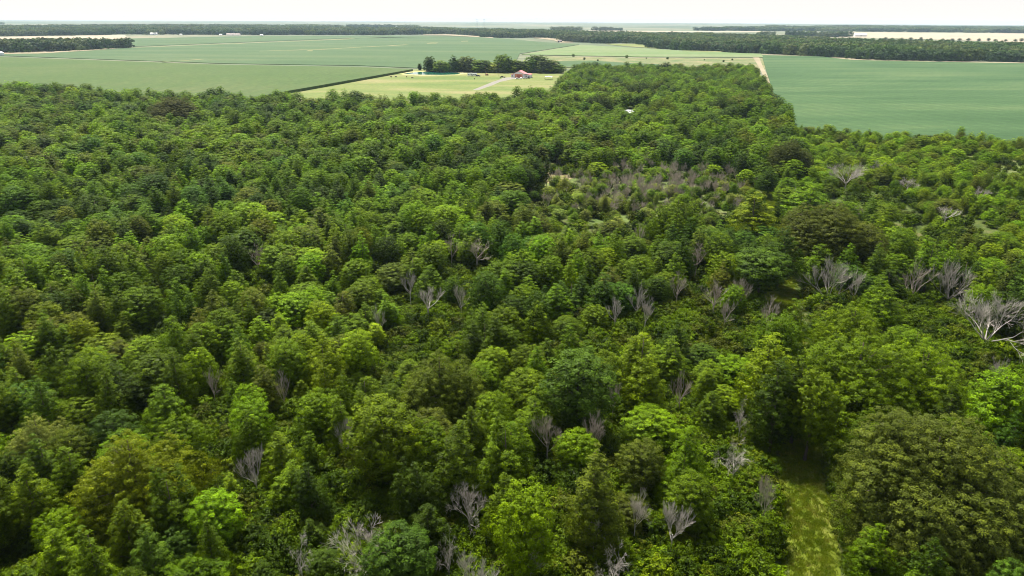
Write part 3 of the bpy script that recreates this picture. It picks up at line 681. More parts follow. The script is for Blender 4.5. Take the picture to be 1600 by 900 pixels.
# the straight track stays open; further back the crowns close over it
near = FF < 130
openv = ((gpy > 700)) | ((gpy > 462) & (gpy < 500))
keep &= ~((np.abs(offs) < np.where(openv, TW + 1.6, 1.5)))
def vnoise0(x, y, s, seed):
    r = np.random.default_rng(seed); T = r.random((256, 256)); u = x / s + 91.3; v = y / s + 37.7
    i = np.floor(u).astype(int); j = np.floor(v).astype(int); a = u - i; b = v - j; a = a*a*(3-2*a); b = b*b*(3-2*b)
    g = lambda p, q: T[p % 256, q % 256]
    return (g(i, j)*(1-a) + g(i+1, j)*a)*(1-b) + (g(i, j+1)*(1-a) + g(i+1, j+1)*a)*b
brush = ell(1015, 300, 205, 60) < 1
keep &= ~(brush & (rng.random(len(X)) < .66))
keep &= ~(ell(866, 277, 36, 15, gpx, gpy) < 1) & ~(ell(1600, 272, 75, 17, gpx, gpy) < 1) & ~(ell(1170, 200, 30, 7, gpx, gpy) < 1)
keep &= ~(ell(985, 181, 26, 7, gpx, gpy) < 1) & ~((np.abs(gpx - 984) < 10) & (gpy > 178) & (gpy < 200))
scrub = ((PX > 1238 + (PY - 200) * .25) & (PY < 395)) & ~(ell(1300, 362, 120, 60) < 1)
holes = vnoise0(X, Y, 7.5, 12) > .80
keep &= ~(scrub & (vnoise0(X, Y, 9, 13) > .62) & (rng.random(len(X)) < .8))
keep &= ~holes & (rng.random(len(X)) > .05)
lowgap = (ell(470, 800, 120, 45) < 1) | (ell(985, 835, 120, 50) < 1) | (ell(640, 560, 90, 40) < 1)
ox = np.array([q[0] for q in occupied]); oy = np.array([q[1] for q in occupied]); orr = np.array([q[2] for q in occupied])
D = np.sqrt((X[:, None] - ox) ** 2 + (Y[:, None] - oy) ** 2) - orr
keep &= D.min(1) > 1.3
# nothing tall straight in front of the bare trees
for (dx, dy, wp) in dead_px:
    rp = 2.6 * FPX / FF
    keep &= ~((np.abs(PX - dx) < wp * .42 + rp * .9) & (PY > dy + wp * .1) & (PY < dy + wp * .40 + rp * 1.25 + 3.0 * FPX / FF))
X, Y, PX, PY, FF, brush, scrub, lowgap = [a[keep] for a in (X, Y, PX, PY, FF, brush, scrub, lowgap)]
n = len(X)
# smooth value noise for species patches
def vnoise(x, y, s, seed):
    r = np.random.default_rng(seed); T = r.random((256, 256)); u = x / s + 91.3; v = y / s + 37.7
    i = np.floor(u).astype(int); j = np.floor(v).astype(int); a = u - i; b = v - j; a = a*a*(3-2*a); b = b*b*(3-2*b)
    g = lambda p, q: T[p % 256, q % 256]
    return (g(i, j)*(1-a) + g(i+1, j)*a)*(1-b) + (g(i, j+1)*(1-a) + g(i+1, j+1)*a)*b
na = vnoise(X, Y, 26, 1); nb_ = vnoise(X, Y, 55, 2); nh = vnoise(X, Y, 17, 3)
kinds = ['round', 'dome', 'pointed', 'flat', 'lobed', 'feathery']
tints = list(PAL)
# farther back the stand is older: wider crowns, wider spacing
dm = np.interp(FF, [95, 210, 420], [3.2, 4.5, 5.2]); dm[brush] = 2.9; dm[scrub] = 3.4
acc = {}; okk = np.zeros(n, bool)
for i in rng.permutation(n):
    cx_, cy_ = int(X[i] // 6.2), int(Y[i] // 6.2); good = True
    for a_ in (-1, 0, 1):
        for b_ in (-1, 0, 1):
            for (qx, qy) in acc.get((cx_ + a_, cy_ + b_), ()):
                if (qx - X[i]) ** 2 + (qy - Y[i]) ** 2 < dm[i] ** 2: good = False; break
    if good: acc.setdefault((cx_, cy_), []).append((X[i], Y[i])); okk[i] = True
X, Y, PX, PY, FF, brush, scrub, lowgap, na, nb_, nh = [a[okk] for a in (X, Y, PX, PY, FF, brush, scrub, lowgap, na, nb_, nh)]
n = len(X)
grow_ = np.interp(FF, [95, 210, 420], [1.04, 1.28, 1.42])
TR = []
for i in range(n):
    r = rr_; u = r.random()
    v = na[i] * .6 + r.random() * .4
    if v < .22: tn_ = 'dark'
    elif v < .36: tn_ = 'blue' if r.random() < .45 else 'dark'
    elif v < .58: tn_ = 'mid'
    elif v < .72: tn_ = 'fresh'
    elif v < .80: tn_ = 'olive'
    elif v < .89: tn_ = 'lime'
    elif v < .95: tn_ = 'gold'
    else: tn_ = 'pale'
    if r.random() < .25: tn_ = r.choice(['mid', 'mid', 'fresh', 'olive', 'dark'])
    if r.random() < .008: tn_ = 'brown'
    kd = r.choices(kinds, [32, 32, 5, 6, 26, 9])[0]
    s = r.choice([r.uniform(.72, 1.0), r.uniform(.85, 1.12), r.uniform(.95, 1.32), r.uniform(1.2, 1.55) if r.random() < .35 else 1.0]); sz = (0.55 + .44 * nh[i] + r.uniform(-.12, .20)); s *= grow_[i] if not (brush[i] or scrub[i]) else 1.1; sz *= (1 + (grow_[i] - 1) * .30)
    if brush[i]: s *= r.uniform(.4, .95); sz *= r.uniform(.28, .6); tn_ = r.choice(['mid', 'fresh', 'pale', 'pale', 'gold', 'olive']); kd = r.choice(['feathery', 'feathery', 'dome', 'round'])
    if scrub[i]: 
        s *= r.uniform(.6, .95); sz *= r.uniform(.42, .66); tn_ = r.choice(['fresh', 'fresh', 'lime', 'lime', 'gold', 'mid', 'olive'])
    if lowgap[i]: s *= .8; sz *= .62
    if not brush[i] and not scrub[i] and r.random() < .10: s *= .7; sz *= .6
    kf = min(1, max(0, (FF[i] - 110) / 120))  # farther crowns get a brighter tint, painted light offsetting their dark backlit sides
    tc_ = vary(PAL[tn_], r, .26); tc_ = (tc_[0] * (1 + .06 * kf), tc_[1] * (1 + .13 * kf), tc_[2]) 
    if FF[i] < 110: tc_ = tuple(v * .9 for v in tc_)
    TR.append([X[i], Y[i], kd, r.randrange(4), s, sz, r.uniform(0, 6.28), tn_, tc_, PX[i], PY[i], FF[i]])
# where the track lies open to view the trees on its left are low enough to see over
open_spans = [(705, 1000, 1.0), (462, 492, 1.0)]
T2 = []
for t in TR:
    o_ = (t[0] - TA.x) * tn.x + (t[1] - TA.y) * tn.y; gp = proj((t[0], t[1], 0))[1]
    cm, tm, Rm, hh = KIND[t[2]][0]; drop = False
    for a_, b_, _ in open_spans:
        if a_ - 12 < gp < b_ + 45 and -14 < o_ < 0:
            room = -o_ - TW - .2
            lim = room / (Rm * 1.05 + hh * .75)      # equal scaling that keeps the track free
            if lim < .3: drop = True
            elif lim < max(t[4], t[5]): t[4] = min(t[4], lim * 1.25); t[5] = min(t[5], lim)
        if a_ - 12 < gp < b_ + 20 and 0 < o_ < 8:
            room = o_ - TW; 
            if Rm * t[4] > room: t[4] = room / Rm; drop = drop or t[4] < .3
    if not drop: T2.append(t)
TR = T2; n = len(TR)
# which ones show largest
def show(t):
    cm, tm, Rm, hh = KIND[t[2]][0]
    px, py, f = proj((t[0], t[1], hh * t[5] * .7)); t += [px, py]
    if px < 8 or px > 1592 or py < 60 or py > 892: return 0
    return Rm * t[4] * FPX / f
for t in TR: t.append(0.0); sh = show(t); t[12] = sh
order = sorted(range(n), key=lambda i: -TR[i][12])
NIND = 250
ind = order[:NIND]; indset = set(ind)
ORD = ['nearest', 'second', 'third', 'fourth', 'fifth', 'sixth', 'seventh', 'eighth', 'ninth', 'tenth', 'eleventh', 'twelfth', 'thirteenth', 'fourteenth', 'fifteenth'] + [f'{a}{b}' for a, b in (('six','teenth'),('seven','teenth'),('eigh','teenth'),('nine','teenth'),('twen','tieth'),('twenty-','first'),('twenty-','second'),('twenty-','third'),('twenty-','fourth'),('twenty-','fifth'),('twenty-','sixth'),('twenty-','seventh'),('twenty-','eighth'),('twenty-','ninth'),('thir','tieth'))]
cells = {}
for i in ind:
    px, py = TR[i][13], TR[i][14]
    j = min(range(len(landmarks)), key=lambda q: (landmarks[q][0] - px) ** 2 + (landmarks[q][1] - py) ** 2)
    dx, dy = px - landmarks[j][0], py - landmarks[j][1]
    rel = ('right of' if dx > 0 else 'left of') if abs(dx) > abs(dy) else ('in front of' if dy > 0 else 'behind')
    cells.setdefault((j, rel), []).append((dx * dx + dy * dy, i))
lab_of = {}
for (j, rel), lst in cells.items():
    for q, (_, i) in enumerate(sorted(lst)):
        t = TR[i]; big = 'large ' if t[4] > 1.12 else ('small ' if t[4] < .72 else '')
        lab_of[i] = f"{big}{WORD[t[7]]} {SHW[t[2]]} tree, {ORD[min(q, 29)] if q < 30 else 'far'} {rel} {landmarks[j][2]}"
for i in ind:
    t = TR[i]; e = place_tree(t[2], t[3], (t[0], t[1], 0), t[4], t[5], t[6], t[8])
    tag(e, lab_of[i], 'tree', 'leafy trees of the forest')
# everything farther off or outside the frame: one wood
mesh_list = []; mesh_key = {}
for kd in kinds + ['far']:
    for v_, q in enumerate(KIND[kd]):
        mesh_key[(kd, v_)] = len(mesh_list); mesh_list.append(q[0])
P = []; ro = []; sl = []; ti = []; ix = []
for i in range(n):
    if i in indset: continue
    t = TR[i]; kd = t[2]; v_ = t[3] % len(KIND[kd])
    if t[11] > 260: kd = 'far'; v_ = (t[3] + (1 if t[2] in ('pointed', 'dome') else 0)) % 4
    P.append((t[0], t[1], 0)); ro.append(t[6]); sl.append((t[4], t[4], t[5])); ti.append(t[8]); ix.append(mesh_key[(kd, v_)])
scatter('forest', P, np.array(ro, np.float32), sl, ti, np.array(ix, np.int32), mesh_list, 'green mixed forest canopy stretching back to the fields', 'forest', M['leaf'])
# undergrowth between the trunks
ux = np.concatenate([rng.uniform(-xmax, xmax, 60000), rng.uniform(-130, 150, 22000)]); uy = np.concatenate([rng.uniform(-15, 420, 60000), rng.uniform(10, 190, 22000)])
k = inpoly(ux, uy, FPOLY); ux, uy = ux[k], uy[k]
upx, upy, uf = projA(np.stack([ux, uy, np.full(len(ux), 2.)], 1))
uo = (ux - TA.x) * tn.x + (uy - TA.y) * tn.y
k = (upx > -200) & (upx < 1800) & (upy < 1150) & (np.abs(uo) > TW + 1.7) & ~(ell(866, 277, 32, 12, upx, upy) < 1)
k &= rng.random(len(ux)) < np.where(uf < 150, 1, .45)
ux, uy, uf = ux[k], uy[k], uf[k]; un = len(ux)
pal = np.array([PAL['mid'], PAL['fresh'], PAL['dark'], PAL['olive'], PAL['lime'], PAL['gold']])
ut = pal[rng.choice(6, un, p=[.36, .16, .26, .14, .03, .05])] * rng.uniform(.65, 1.05, (un, 1))
us = rng.uniform(.45, 1.4, un)
scatter('undergrowth', np.stack([ux, uy, np.zeros(un)], 1), rng.uniform(0, 6.28, un).astype(np.float32), np.stack([us, us, us * rng.uniform(.6, 1.2, un)], 1), ut, rng.integers(0, 3, un).astype(np.int32),
        [q[0] for q in KIND['shrub']], 'tangled green undergrowth between the forest trees', 'undergrowth', M['leaf'])
print('trees', n, 'undergrowth', un)
# grass on and beside the track
gn = 17000
s_ = rng.uniform(0, 330, gn) ** 1.0; oo = rng.normal(0, 1.5, gn) * 1.3
gx_ = TA.x - tdir.x * 25 + tdir.x * s_ + tn.x * oo; gy_ = TA.y - tdir.y * 25 + tdir.y * s_ + tn.y * oo
rut = (np.abs(np.abs(oo) - .8) < .2) & (rng.random(gn) < .6)
gx_, gy_ = gx_[~rut], gy_[~rut]; gn = len(gx_)
gpal = np.array([(0.17, .23, .010), (.22, .27, .015), (.13, .20, .01), (.28, .27, .05)])
gt = gpal[rng.choice(4, gn, p=[.4, .3, .2, .1])] * rng.uniform(.8, 1.2, (gn, 1)); gs = rng.uniform(.5, 1.2, gn)
scatter('grass', np.stack([gx_, gy_, np.full(gn, .1)], 1), rng.uniform(0, 6.28, gn).astype(np.float32), np.stack([gs, gs, gs], 1), gt, rng.integers(0, 3, gn).astype(np.int32),
        [tuft('grass_tuft', 300 + q) for q in range(3)], 'bright yellow-green grass growing along the straight track', 'grass', M['leaf'])

# thin bare saplings in the brushy gap
SAP = [dead_mesh('bare_twigs', 'broom', 260 + q, hgt=5.5, mat='deadbrown') for q in range(3)]
ns_ = 0
for i in range(1200):
    px, py = rr_.gauss(1015, 95), rr_.gauss(282, 26)
    if not (820 < px < 1195 and 232 < py < 335): continue
    c = at(px, py, 2.5)
    if abs(track_off(c.x, c.y)) < 5: continue
    me, rd, hh = SAP[i % 3]; o = link(bpy.data.objects.new('bare_sapling', me)); o.location = (c.x, c.y, 0); o.rotation_euler = (0, 0, i * 1.3)
    s = rr_.uniform(.75, 1.25); o.scale = (s, s, s * rr_.uniform(.75, 1.15))
    tag(o, 'thin leafless grey-brown sapling among others in the brushy forest gap', 'sapling', 'bare saplings in the brushy gap'); ns_ += 1
    if ns_ >= 250: break

# ------------------------------------------------------------------ row of trees behind the barn and pond
ROW = [(672, 103, 15, 'dark', 1), (680, 101, 17, 'dark', 1), (689, 102, 17, 'mid', 1), (699, 105.5, 11, 'fresh', .7), (709, 99, 17, 'dark', 1.2), (718, 98, 17, 'dark', 1.2), (728, 98, 19, 'brown', 1.2),
       (738, 96, 20, 'brown', 1.3), (748, 98, 19, 'mid', 1.2), (757, 98, 18, 'dark', 1.2), (766, 99, 17, 'fresh', 1), (775, 97, 18, 'pale', 1.2), (785, 95, 20, 'mid', 1.3), (795, 98, 18, 'dark', 1.2), (804, 96, 19, 'mid', 1.2), (812, 99, 17, 'dark', 1.1),
       (821, 99, 17, 'lime', 1.1), (831, 98, 18, 'blue', 1.2), (841, 97, 19, 'dark', 1.3), (851, 98, 21, 'brown', 1.3), (861, 99, 22, 'dark', 1.3), (872, 104, 16, 'mid', 1)]
ORDN = ['leftmost', 'second', 'third', 'fourth', 'fifth', 'sixth', 'seventh', 'eighth', 'ninth', 'tenth', 'eleventh', 'twelfth', 'thirteenth', 'fourteenth', 'fifteenth', 'sixteenth', 'seventeenth', 'eighteenth', 'nineteenth', 'twentieth', 'twenty-first', 'rightmost']
for i, (px, py, wp, tn_, hs) in enumerate(ROW):
    cm, tm, Rm, hh = KIND['hedge'][i % 3]; base = at(px, 112.5 + 1.5 * i / 20 + rr_.uniform(-.9, .4)); f = proj(base)[2]
    s = wp * 1.3 * f / FPX / (2 * Rm)
    e = place_tree('hedge', i % 3, (base.x, base.y, 0), s, hs * rr_.uniform(.78, 1.42), i * 1.1, tuple(v * 1.35 for v in vary(PAL[tn_], rr_, .1)), 'hedgerow_tree')
    tag(e, f"{WORD[tn_]} tree, {ORDN[i]}{' from the left' if 0 < i < 21 else ''} in the row behind the pond and barn", 'tree', 'trees in the row behind the barn')
e = place_tree('hedge', 0, tuple(at(656, 109.8))[:2] + (0,), .6, .65, 0, PAL['dark'], 'hedgerow_tree'); tag(e, 'lone small dark tree at the left end of the pond', 'tree')
e = place_tree('shrub', 0, tuple(at(663, 110))[:2] + (0,), 1.3, 1.5, 0, PAL['dark'], 'bush'); tag(e, 'small bush between the lone tree and the tree row by the pond', 'bush')
BUSH = [(892, 88.5, 5, 'third'), (898, 89, 6, ''), (915, 90, 5, ''), (934, 92, 4, ''), (952, 93, 4, ''), (971, 89.5, 4, ''), (985, 91, 6, ''), (1003, 90.5, 3, ''), (1021, 91.5, 4, ''), (1043, 93, 4, ''), (1062, 91, 3, ''), (1075, 94, 4, ''), (1098, 93, 5, ''), (1117, 92, 4, ''), (1133, 95, 5, ''), (1150, 93, 4, ''), (1163, 93, 5, '')]
BUSH = [BUSH[q] for q in (0, 2, 3, 6, 7, 9, 12, 14, 15)]
for i, (px, py, wp, _) in enumerate(BUSH):
    b = at(px + rr_.uniform(-7, 7), py + 1.2 + rr_.uniform(-1.6, 2.2)); f = proj(b)[2]; s = wp * rr_.uniform(.45, 1.15) * f / FPX / 3.0
    e = place_tree('shrub', i, (b.x, b.y, 0), s, s * .9, i, vary(PAL['dark' if i % 3 else 'mid'], rr_), 'bush')
    tag(e, f"dark bush in the tan fallow strip, number {i+1} from the left" if False else f"dark bush in the tan fallow strip, {(['leftmost'] + ORDN[1:8] + ['rightmost'])[i]}{' from the left' if 0 < i < 8 else ''}", 'bush', 'bushes in the fallow strip')

# ------------------------------------------------------------------ far-off woods
PATCH = [wood_patch('canopy_patch', 400 + q) for q in range(4)]
def woods(name, base, top, ztop, label, step=42.0, zs=1.0, tin=((.05, .095, .022), (.08, .105, .04), (.04, .075, .025), (.085, .12, .032)), jit=.5, size=1.0, er=22):
    lo = [at(x, y, 0) for x, y in base]; hi = [at(x, y, ztop) for x, y in top]
    poly = [(p.x, p.y) for p in lo] + [(p.x, p.y) for p in reversed(hi)]
    xs = [p[0] for p in poly]; ys = [p[1] for p in poly]
    a, b = np.meshgrid(np.arange(min(xs), max(xs) + step, step), np.arange(min(ys), max(ys) + step, step))
    a = a.ravel() + rng.uniform(-jit, jit, a.size) * step; b = b.ravel() + rng.uniform(-jit, jit, b.size) * step
    k = inpoly(a, b + er * size, poly) & inpoly(a, b - er * size, poly); a, b = a[k], b[k]; n_ = len(a)
    t = np.array(tin)[rng.integers(0, len(tin), n_)] * rng.uniform(.8, 1.2, (n_, 1))
    s = rng.uniform(.85, 1.15, n_) * size
    print(name, n_)
    return scatter(name, np.stack([a, b, np.zeros(n_)], 1), rng.uniform(0, 6.28, n_).astype(np.float32), np.stack([s, s, zs * rng.uniform(.85, 1.2, n_)], 1), t, rng.integers(0, 4, n_).astype(np.int32), PATCH, label, 'woods', M['leaf'])
woods('woods', [(1020, 74), (1060, 79.5), (1120, 80), (1130, 83), (1190, 84), (1260, 87), (1330, 92.5), (1400, 95), (1600, 98), (1800, 101)],
      [(1020, 52), (1100, 52.5), (1190, 55.5), (1250, 58), (1330, 61), (1400, 65), (1500, 66), (1600, 68), (1800, 72)], 16, 'long wood behind the green field at right, deep enough to hide its far side', step=34)
woods('woods', [(760, 59), (800, 59.4), (850, 59), (885, 62), (893, 66), (935, 68), (1000, 68), (1018, 72)], [(760, 46), (850, 47.5), (900, 49.5), (960, 50.5), (1018, 52)], 15, 'hazy wood in the far middle beyond the pale field', step=36)
woods('woods', [(-200, 59), (0, 57), (200, 54.3), (400, 55), (600, 55), (660, 54), (700, 53.4), (760, 57)], [(-200, 43), (0, 41), (100, 40), (200, 39), (400, 39.5), (470, 41), (560, 44), (650, 43.5), (760, 45.5)], 14, 'bluish wood along the left horizon beyond the fields', step=48)
woods('woods', [(-80, 84), (0, 82.5), (100, 79.5), (160, 76), (190, 74.6)], [(-80, 67), (0, 66), (50, 65.5), (110, 64), (150, 64), (190, 63)], 15, 'dark block of trees jutting into the fields at far left', step=15, er=0, jit=.3)
woods('woods', [(870, 46.8), (1200, 48.8), (1330, 49.5), (1600, 52), (1800, 54)], [(870, 44), (1100, 43.5), (1200, 41.5), (1330, 40), (1600, 42), (1800, 43)], 14, 'pale blue band of woods on the right horizon', step=110, size=1.9)
woods('woods', [(1190, 56), (1320, 56.5), (1325, 55)], [(1190, 51), (1300, 52), (1325, 53)], 14, 'small hazy copse left of the far tan field', step=60)
woods('woods', [(440, 43.5), (640, 43.5)], [(440, 38.5), (640, 39.2)], 14, 'faint blue woods near the horizon left of centre', step=160, size=2.0)
woods('woods', [(-100, 38.5), (400, 38.5), (800, 41.5)], [(-100, 34.2), (400, 36.2), (800, 38.4)], 14, 'palest strip of trees on the left horizon', step=330, size=2.6)
woods('woods', [(800, 41.2), (1200, 42), (1700, 44)], [(800, 38.3), (1200, 39.8), (1700, 41.4)], 14, 'palest strip of trees on the right horizon', step=300, size=2.6)
for i in range(16):
    px = 1382 + i * 14.5 + rr_.uniform(-4, 4); b = at(px, 62.6 + (px - 1380) * .012 + rr_.uniform(-.3, .3)); s = rr_.uniform(1.6, 2.6)
    e = place_tree('far', i, (b.x, b.y, 0), s, rr_.uniform(.6, .95), i, PAL['dark'], 'far_tree')
    tag(e, f"{(['leftmost'] + ORDN[1:15] + ['rightmost'])[i]} tree{' from the left' if 0 < i < 15 else ''} in the thin line across the far tan field", 'tree', 'thin line of trees in the far right field')

# ------------------------------------------------------------------ farmyard
def windows(parent, rects, axis='y'):
    for (x0, z0, x1, z1, d) in rects:
        mbw = MB().box(x0, d - .06, z0, x1, d, z1); wi = mbw.build('window', M['white'], parent)
        MB().box(x0 + .1, d - .09, z0 + .1, x1 - .1, d - .062, z1 - .1).build('pane', M['glass'], wi)
b = at(810.5, 121.6)
barn = empty('barn', (b.x, b.y, 0), R(-14)); tag(barn, 'white barn with red metal roof and big orange-red door beside the gravel drive', 'barn')
SB = 1.0
mbw = MB(); mbw.prism([(-6, 0), (6, 0), (6, 4.2), (0, 7.0), (-6, 4.2)], 0, 13, 'y'); mbw.box(6.0, 2.0, 0, 12.5, 12, 3.4); mbw.box(-9.5, 3, 0, -6.0, 11, 2.9)
mbw.build('wall', M['wallw'], barn)
mbr = MB(); mbr.prism([(-6.5, 3.98), (0, 7.02), (6.5, 3.98), (6.5, 4.2), (0, 7.26), (-6.5, 4.2)], -.5, 13.5, 'y')
mbr.build('roof', M['roofred'], barn)
MB().prism([(6.02, 4.05), (12.9, 3.42), (12.9, 3.58), (6.02, 4.25)][::1], 1.6, 12.4, 'y').build('roof', M['roofred'], barn)
MB().prism([(-9.9, 2.92), (-6.02, 3.6), (-6.02, 3.76), (-9.9, 3.08)], 2.6, 11.4, 'y').build('roof', M['roofred'], barn)
dr = MB().box(-2.2, -.10, 0, 2.2, -.01, 3.5).build('door', M['doorred'], barn)
fr = MB().box(-4.3, -.08, 0, -2.25, 0, 3.7).box(2.25, -.08, 0, 4.3, 0, 3.7).box(-4.3, -.12, 3.52, 4.3, -.0, 3.9); fr.build('door_leaf', M['trimor'], barn)
windows(barn, [(7.2, 1.2, 8.6, 2.4, 1.97), (10.2, 1.2, 11.6, 2.4, 1.97), (-8.6, 1.1, -7.2, 2.2, 2.97)])
barn.scale = (SB, SB, SB)
# vent on the ridge
MB().box(-.35, 6, 7.1, .35, 6.8, 7.6).build('ridge_vent', M['white'], barn)

def vehicle(name, px, py, rz, style, body, label, cat, L_=5.4):
    p = at(px, py); e = empty(name, (p.x, p.y, .15), rz); tag(e, label, cat)
    W_ = .95
    if style == 'pickup': prof = [(-L_/2, .45), (L_/2, .45), (L_/2, .95), (L_/2 - 1.3, 1.12), (L_/2 - 1.9, 1.75), (-.2, 1.78), (-.4, 1.12), (-L_/2, 1.10)]
    elif style == 'suv': prof = [(-L_/2, .45), (L_/2, .45), (L_/2, .95), (L_/2 - 1.1, 1.1), (L_/2 - 1.7, 1.68), (-L_/2 + .4, 1.68), (-L_/2, 1.1)]
    else: prof = [(-L_/2, .4), (L_/2, .4), (L_/2, .8), (L_/2 - 1.1, .95), (L_/2 - 1.8, 1.42), (-L_/2 + 1.0, 1.42), (-L_/2, .95)]
    MB().prism(prof, -W_, W_, 'y').build('body', body, e, bevel=.04)
    zt = max(v for u, v in prof)
    x0 = -.1 if style == 'pickup' else -L_/2 + .8
    MB().box(x0, -W_ - .012, zt - .52, L_/2 - 1.75, -W_ + .02, zt - .1).box(x0, W_ - .02, zt - .52, L_/2 - 1.75, W_ + .012, zt - .1).build('side_window', M['glass'], e)
    for sx in (-1, 1):
        for sy in (-1, 1):
            wm_ = MB(); cx, cy_ = sx * (L_/2 - .9), sy * (W_ - .06); wm_.tube([(cx, cy_ - .13, .38), (cx, cy_ + .13, .38)], [.38, .38], 14); wh = wm_.build('wheel', M['rubber'], e)
            MB().tube([(cx, cy_ + sy * .132, .38), (cx, cy_ + sy * .15, .38)], [.2, .2], 10).build('rim', M['metal'], wh)
    for sy in (-.65, .65):
        MB().box(L_/2 - .01, sy - .15, .72, L_/2 + .02, sy + .15, .88).build('headlight', M['white'], e)
    return e
vehicle('pickup_truck', 785.3, 121.6, R(172), 'pickup', M['dark'], 'dark blue pickup truck parked on the drive left of the barn', 'truck', 6.2)
vehicle('parked_car', 747.2, 119.6, R(-12), 'suv', M['dark'], 'black car parked at the right end of the white camper trailer', 'car', 4.9)
vehicle('parked_car', 808.5, 124.0, R(15), 'car', M['white'], 'white car, leftmost of those parked in front of the barn', 'car', 4.6)
vehicle('parked_car', 814.0, 123.7, R(100), 'suv', M['white'], 'white car in the middle of those parked in front of the barn', 'car', 4.8)
vehicle('parked_car', 820.8, 123.6, R(8), 'suv', M['metal'], 'silver car parked in front of the barn wing', 'car', 4.8)
vehicle('parked_car', 826.2, 122.8, R(80), 'suv', M['dark'], 'dark car parked at the right corner of the barn', 'car', 4.6)
p = at(738.0, 119.2); tr = empty('camper_trailer', (p.x, p.y, .15), R(-4)); tag(tr, 'long white camper trailer parked on the pasture right of the pond', 'camper')
MB().prism([(-5.3, .6), (5.0, .6), (5.3, 1.4), (4.7, 3.2), (-5.1, 3.2), (-5.3, 2.8)], -1.25, 1.25, 'y').build('body', M['white'], tr, bevel=.06)
for x0, x1 in ((-4.4, -3.3), (-1.6, -.4), (1.4, 2.6), (3.4, 4.2)): MB().box(x0, -1.28, 1.7, x1, -1.255, 2.4).build('window', M['glass'], tr)
MB().box(.2, -1.28, .8, .95, -1.255, 2.7).build('door', M['metal'], tr)
MB().box(-1.6, -.5, 3.2, -.7, .5, 3.5).build('roof_vent', M['white'], tr)
for x0 in (-.6, .5):
    for sy in (-1.1, 1.1): MB().tube([(x0, sy - .12, .36), (x0, sy + .12, .36)], [.36, .36], 12).build('wheel', M['rubber'], tr)
MB().tube([(5.2, -.5, .62), (6.4, 0, .55), (5.2, .5, .62)], [.06, .06, .06], 5).build('hitch', M['metal'], tr)
p = at(761, 118); tc = empty('tractor', (p.x, p.y, .15), R(60)); tag(tc, 'small red tractor standing on the pasture between camper and barn', 'tractor')
MB().box(-.2, -.45, .8, 1.8, .45, 1.5, taper=.06).box(-1.2, -.6, .9, -.2, .6, 1.25).build('body', M['red'], tc, bevel=.05)
MB().box(-1.2, -.7, 2.3, .1, .7, 2.42).build('canopy', M['red'], tc)
for sx, sy in ((-1.1, -.6), (-1.1, .6), (0, -.6), (0, .6)): MB().tube([(sx, sy, 1.2), (sx, sy, 2.32)], [.04, .04], 5).build('post', M['metal'], tc)
for sx, rr2 in ((-.8, .75), (1.4, .42)):
    for sy in (-.8, .8): MB().tube([(sx, sy - .18, rr2), (sx, sy + .18, rr2)], [rr2, rr2], 16).build('wheel', M['rubber'], tc)
p = at(857, 124.2); cp = empty('carport', (p.x, p.y, .15), R(-10)); tag(cp, 'low white open carport on the pasture right of the barn', 'carport')
MB().prism([(-4, 2.3), (0, 3.1), (4, 2.3), (4, 2.45), (0, 3.25), (-4, 2.45)], -3, 3, 'y').build('roof', M['white'], cp)
for sx in (-3.8, 3.8):
    for sy in (-2.8, 0, 2.8): MB().tube([(sx, sy, 0), (sx, sy, 2.34)], [.07, .07], 6).build('post', M['metal'], cp)
for px, py, h_, lab in ((758.6, 118.2, 10, 'wooden utility pole right of the camper trailer'), (779.6, 118.8, 13, 'tall wooden utility pole left of the pickup truck')):
    p = at(px, py); e = empty('utility_pole', (p.x, p.y, 0)); tag(e, lab, 'pole', 'utility poles in the farmyard')
    MB().tube([(0, 0, 0), (0, 0, h_)], [.17, .11], 8).build('post', M['wood'], e); MB().box(-1.1, -.06, h_ - .9, 1.1, .06, h_ - .75).build('crossarm', M['wood'], e)
    for sx in (-.95, 0, .95): MB().tube([(sx, 0, h_ - .75), (sx, 0, h_ - .55)], [.05, .03], 6).build('insulator', M['metal'], e)
# cattle on the pasture
def cow(px, py, rz, mat, label, graze):
    p = at(px, py); bm_v = [(0, 0, 1.05), (.55, 0, 1.1), (.95, 0, 1.15), (1.25, 0, .75 if graze else 1.4), (1.5, 0, .25 if graze else 1.5), (-.55, 0, 1.1), (-.85, 0, 1.1), (-1.0, 0, .7), (-1.02, 0, .35)]
    ed = [(0, 1), (1, 2), (2, 3), (3, 4), (0, 5), (5, 6), (6, 7), (7, 8)]; rad = [.38, .36, .28, .16, .12, .38, .25, .04, .05]
    for sx, root in ((.65, 1), (-.7, 5)):
        for sy in (-.22, .22):
            i = len(bm_v); k_ = .06 if sx > 0 else -.1
            bm_v += [(sx, sy, .8), (sx + k_, sy, .45), (sx, sy, .04)]; ed += [(root, i), (i, i + 1), (i + 1, i + 2)]; rad += [.17, .09, .08]
    me = bpy.data.meshes.new('cow'); me.from_pydata(bm_v, ed, []); me.materials.append(mat)
    o = link(bpy.data.objects.new('cow', me)); o.location = (p.x, p.y, .14); o.rotation_euler = (0, 0, rz); tag(o, label, 'cow', 'cattle on the pasture')
    mdf = o.modifiers.new('skin', 'SKIN')
    for i, v in enumerate(me.skin_vertices[0].data): v.radius = (rad[i], rad[i]); v.use_root = (i == 0)
    o.modifiers.new('sub', 'SUBSURF').levels = 1
    return o
cow(610.8, 121.3, R(20), M['hide'], 'brown cow, leftmost on the pasture left of the pond', True)
cow(618.8, 121.2, R(170), M['hideblack'], 'black cow grazing right beside the leftmost brown cow', True)
cow(635.5, 121.0, R(80), M['hide'], 'brown cow, third from the left on the pasture', False)
cow(644.2, 122.8, R(0), M['hide'], 'brown cow, fourth from the left on the pasture', True)
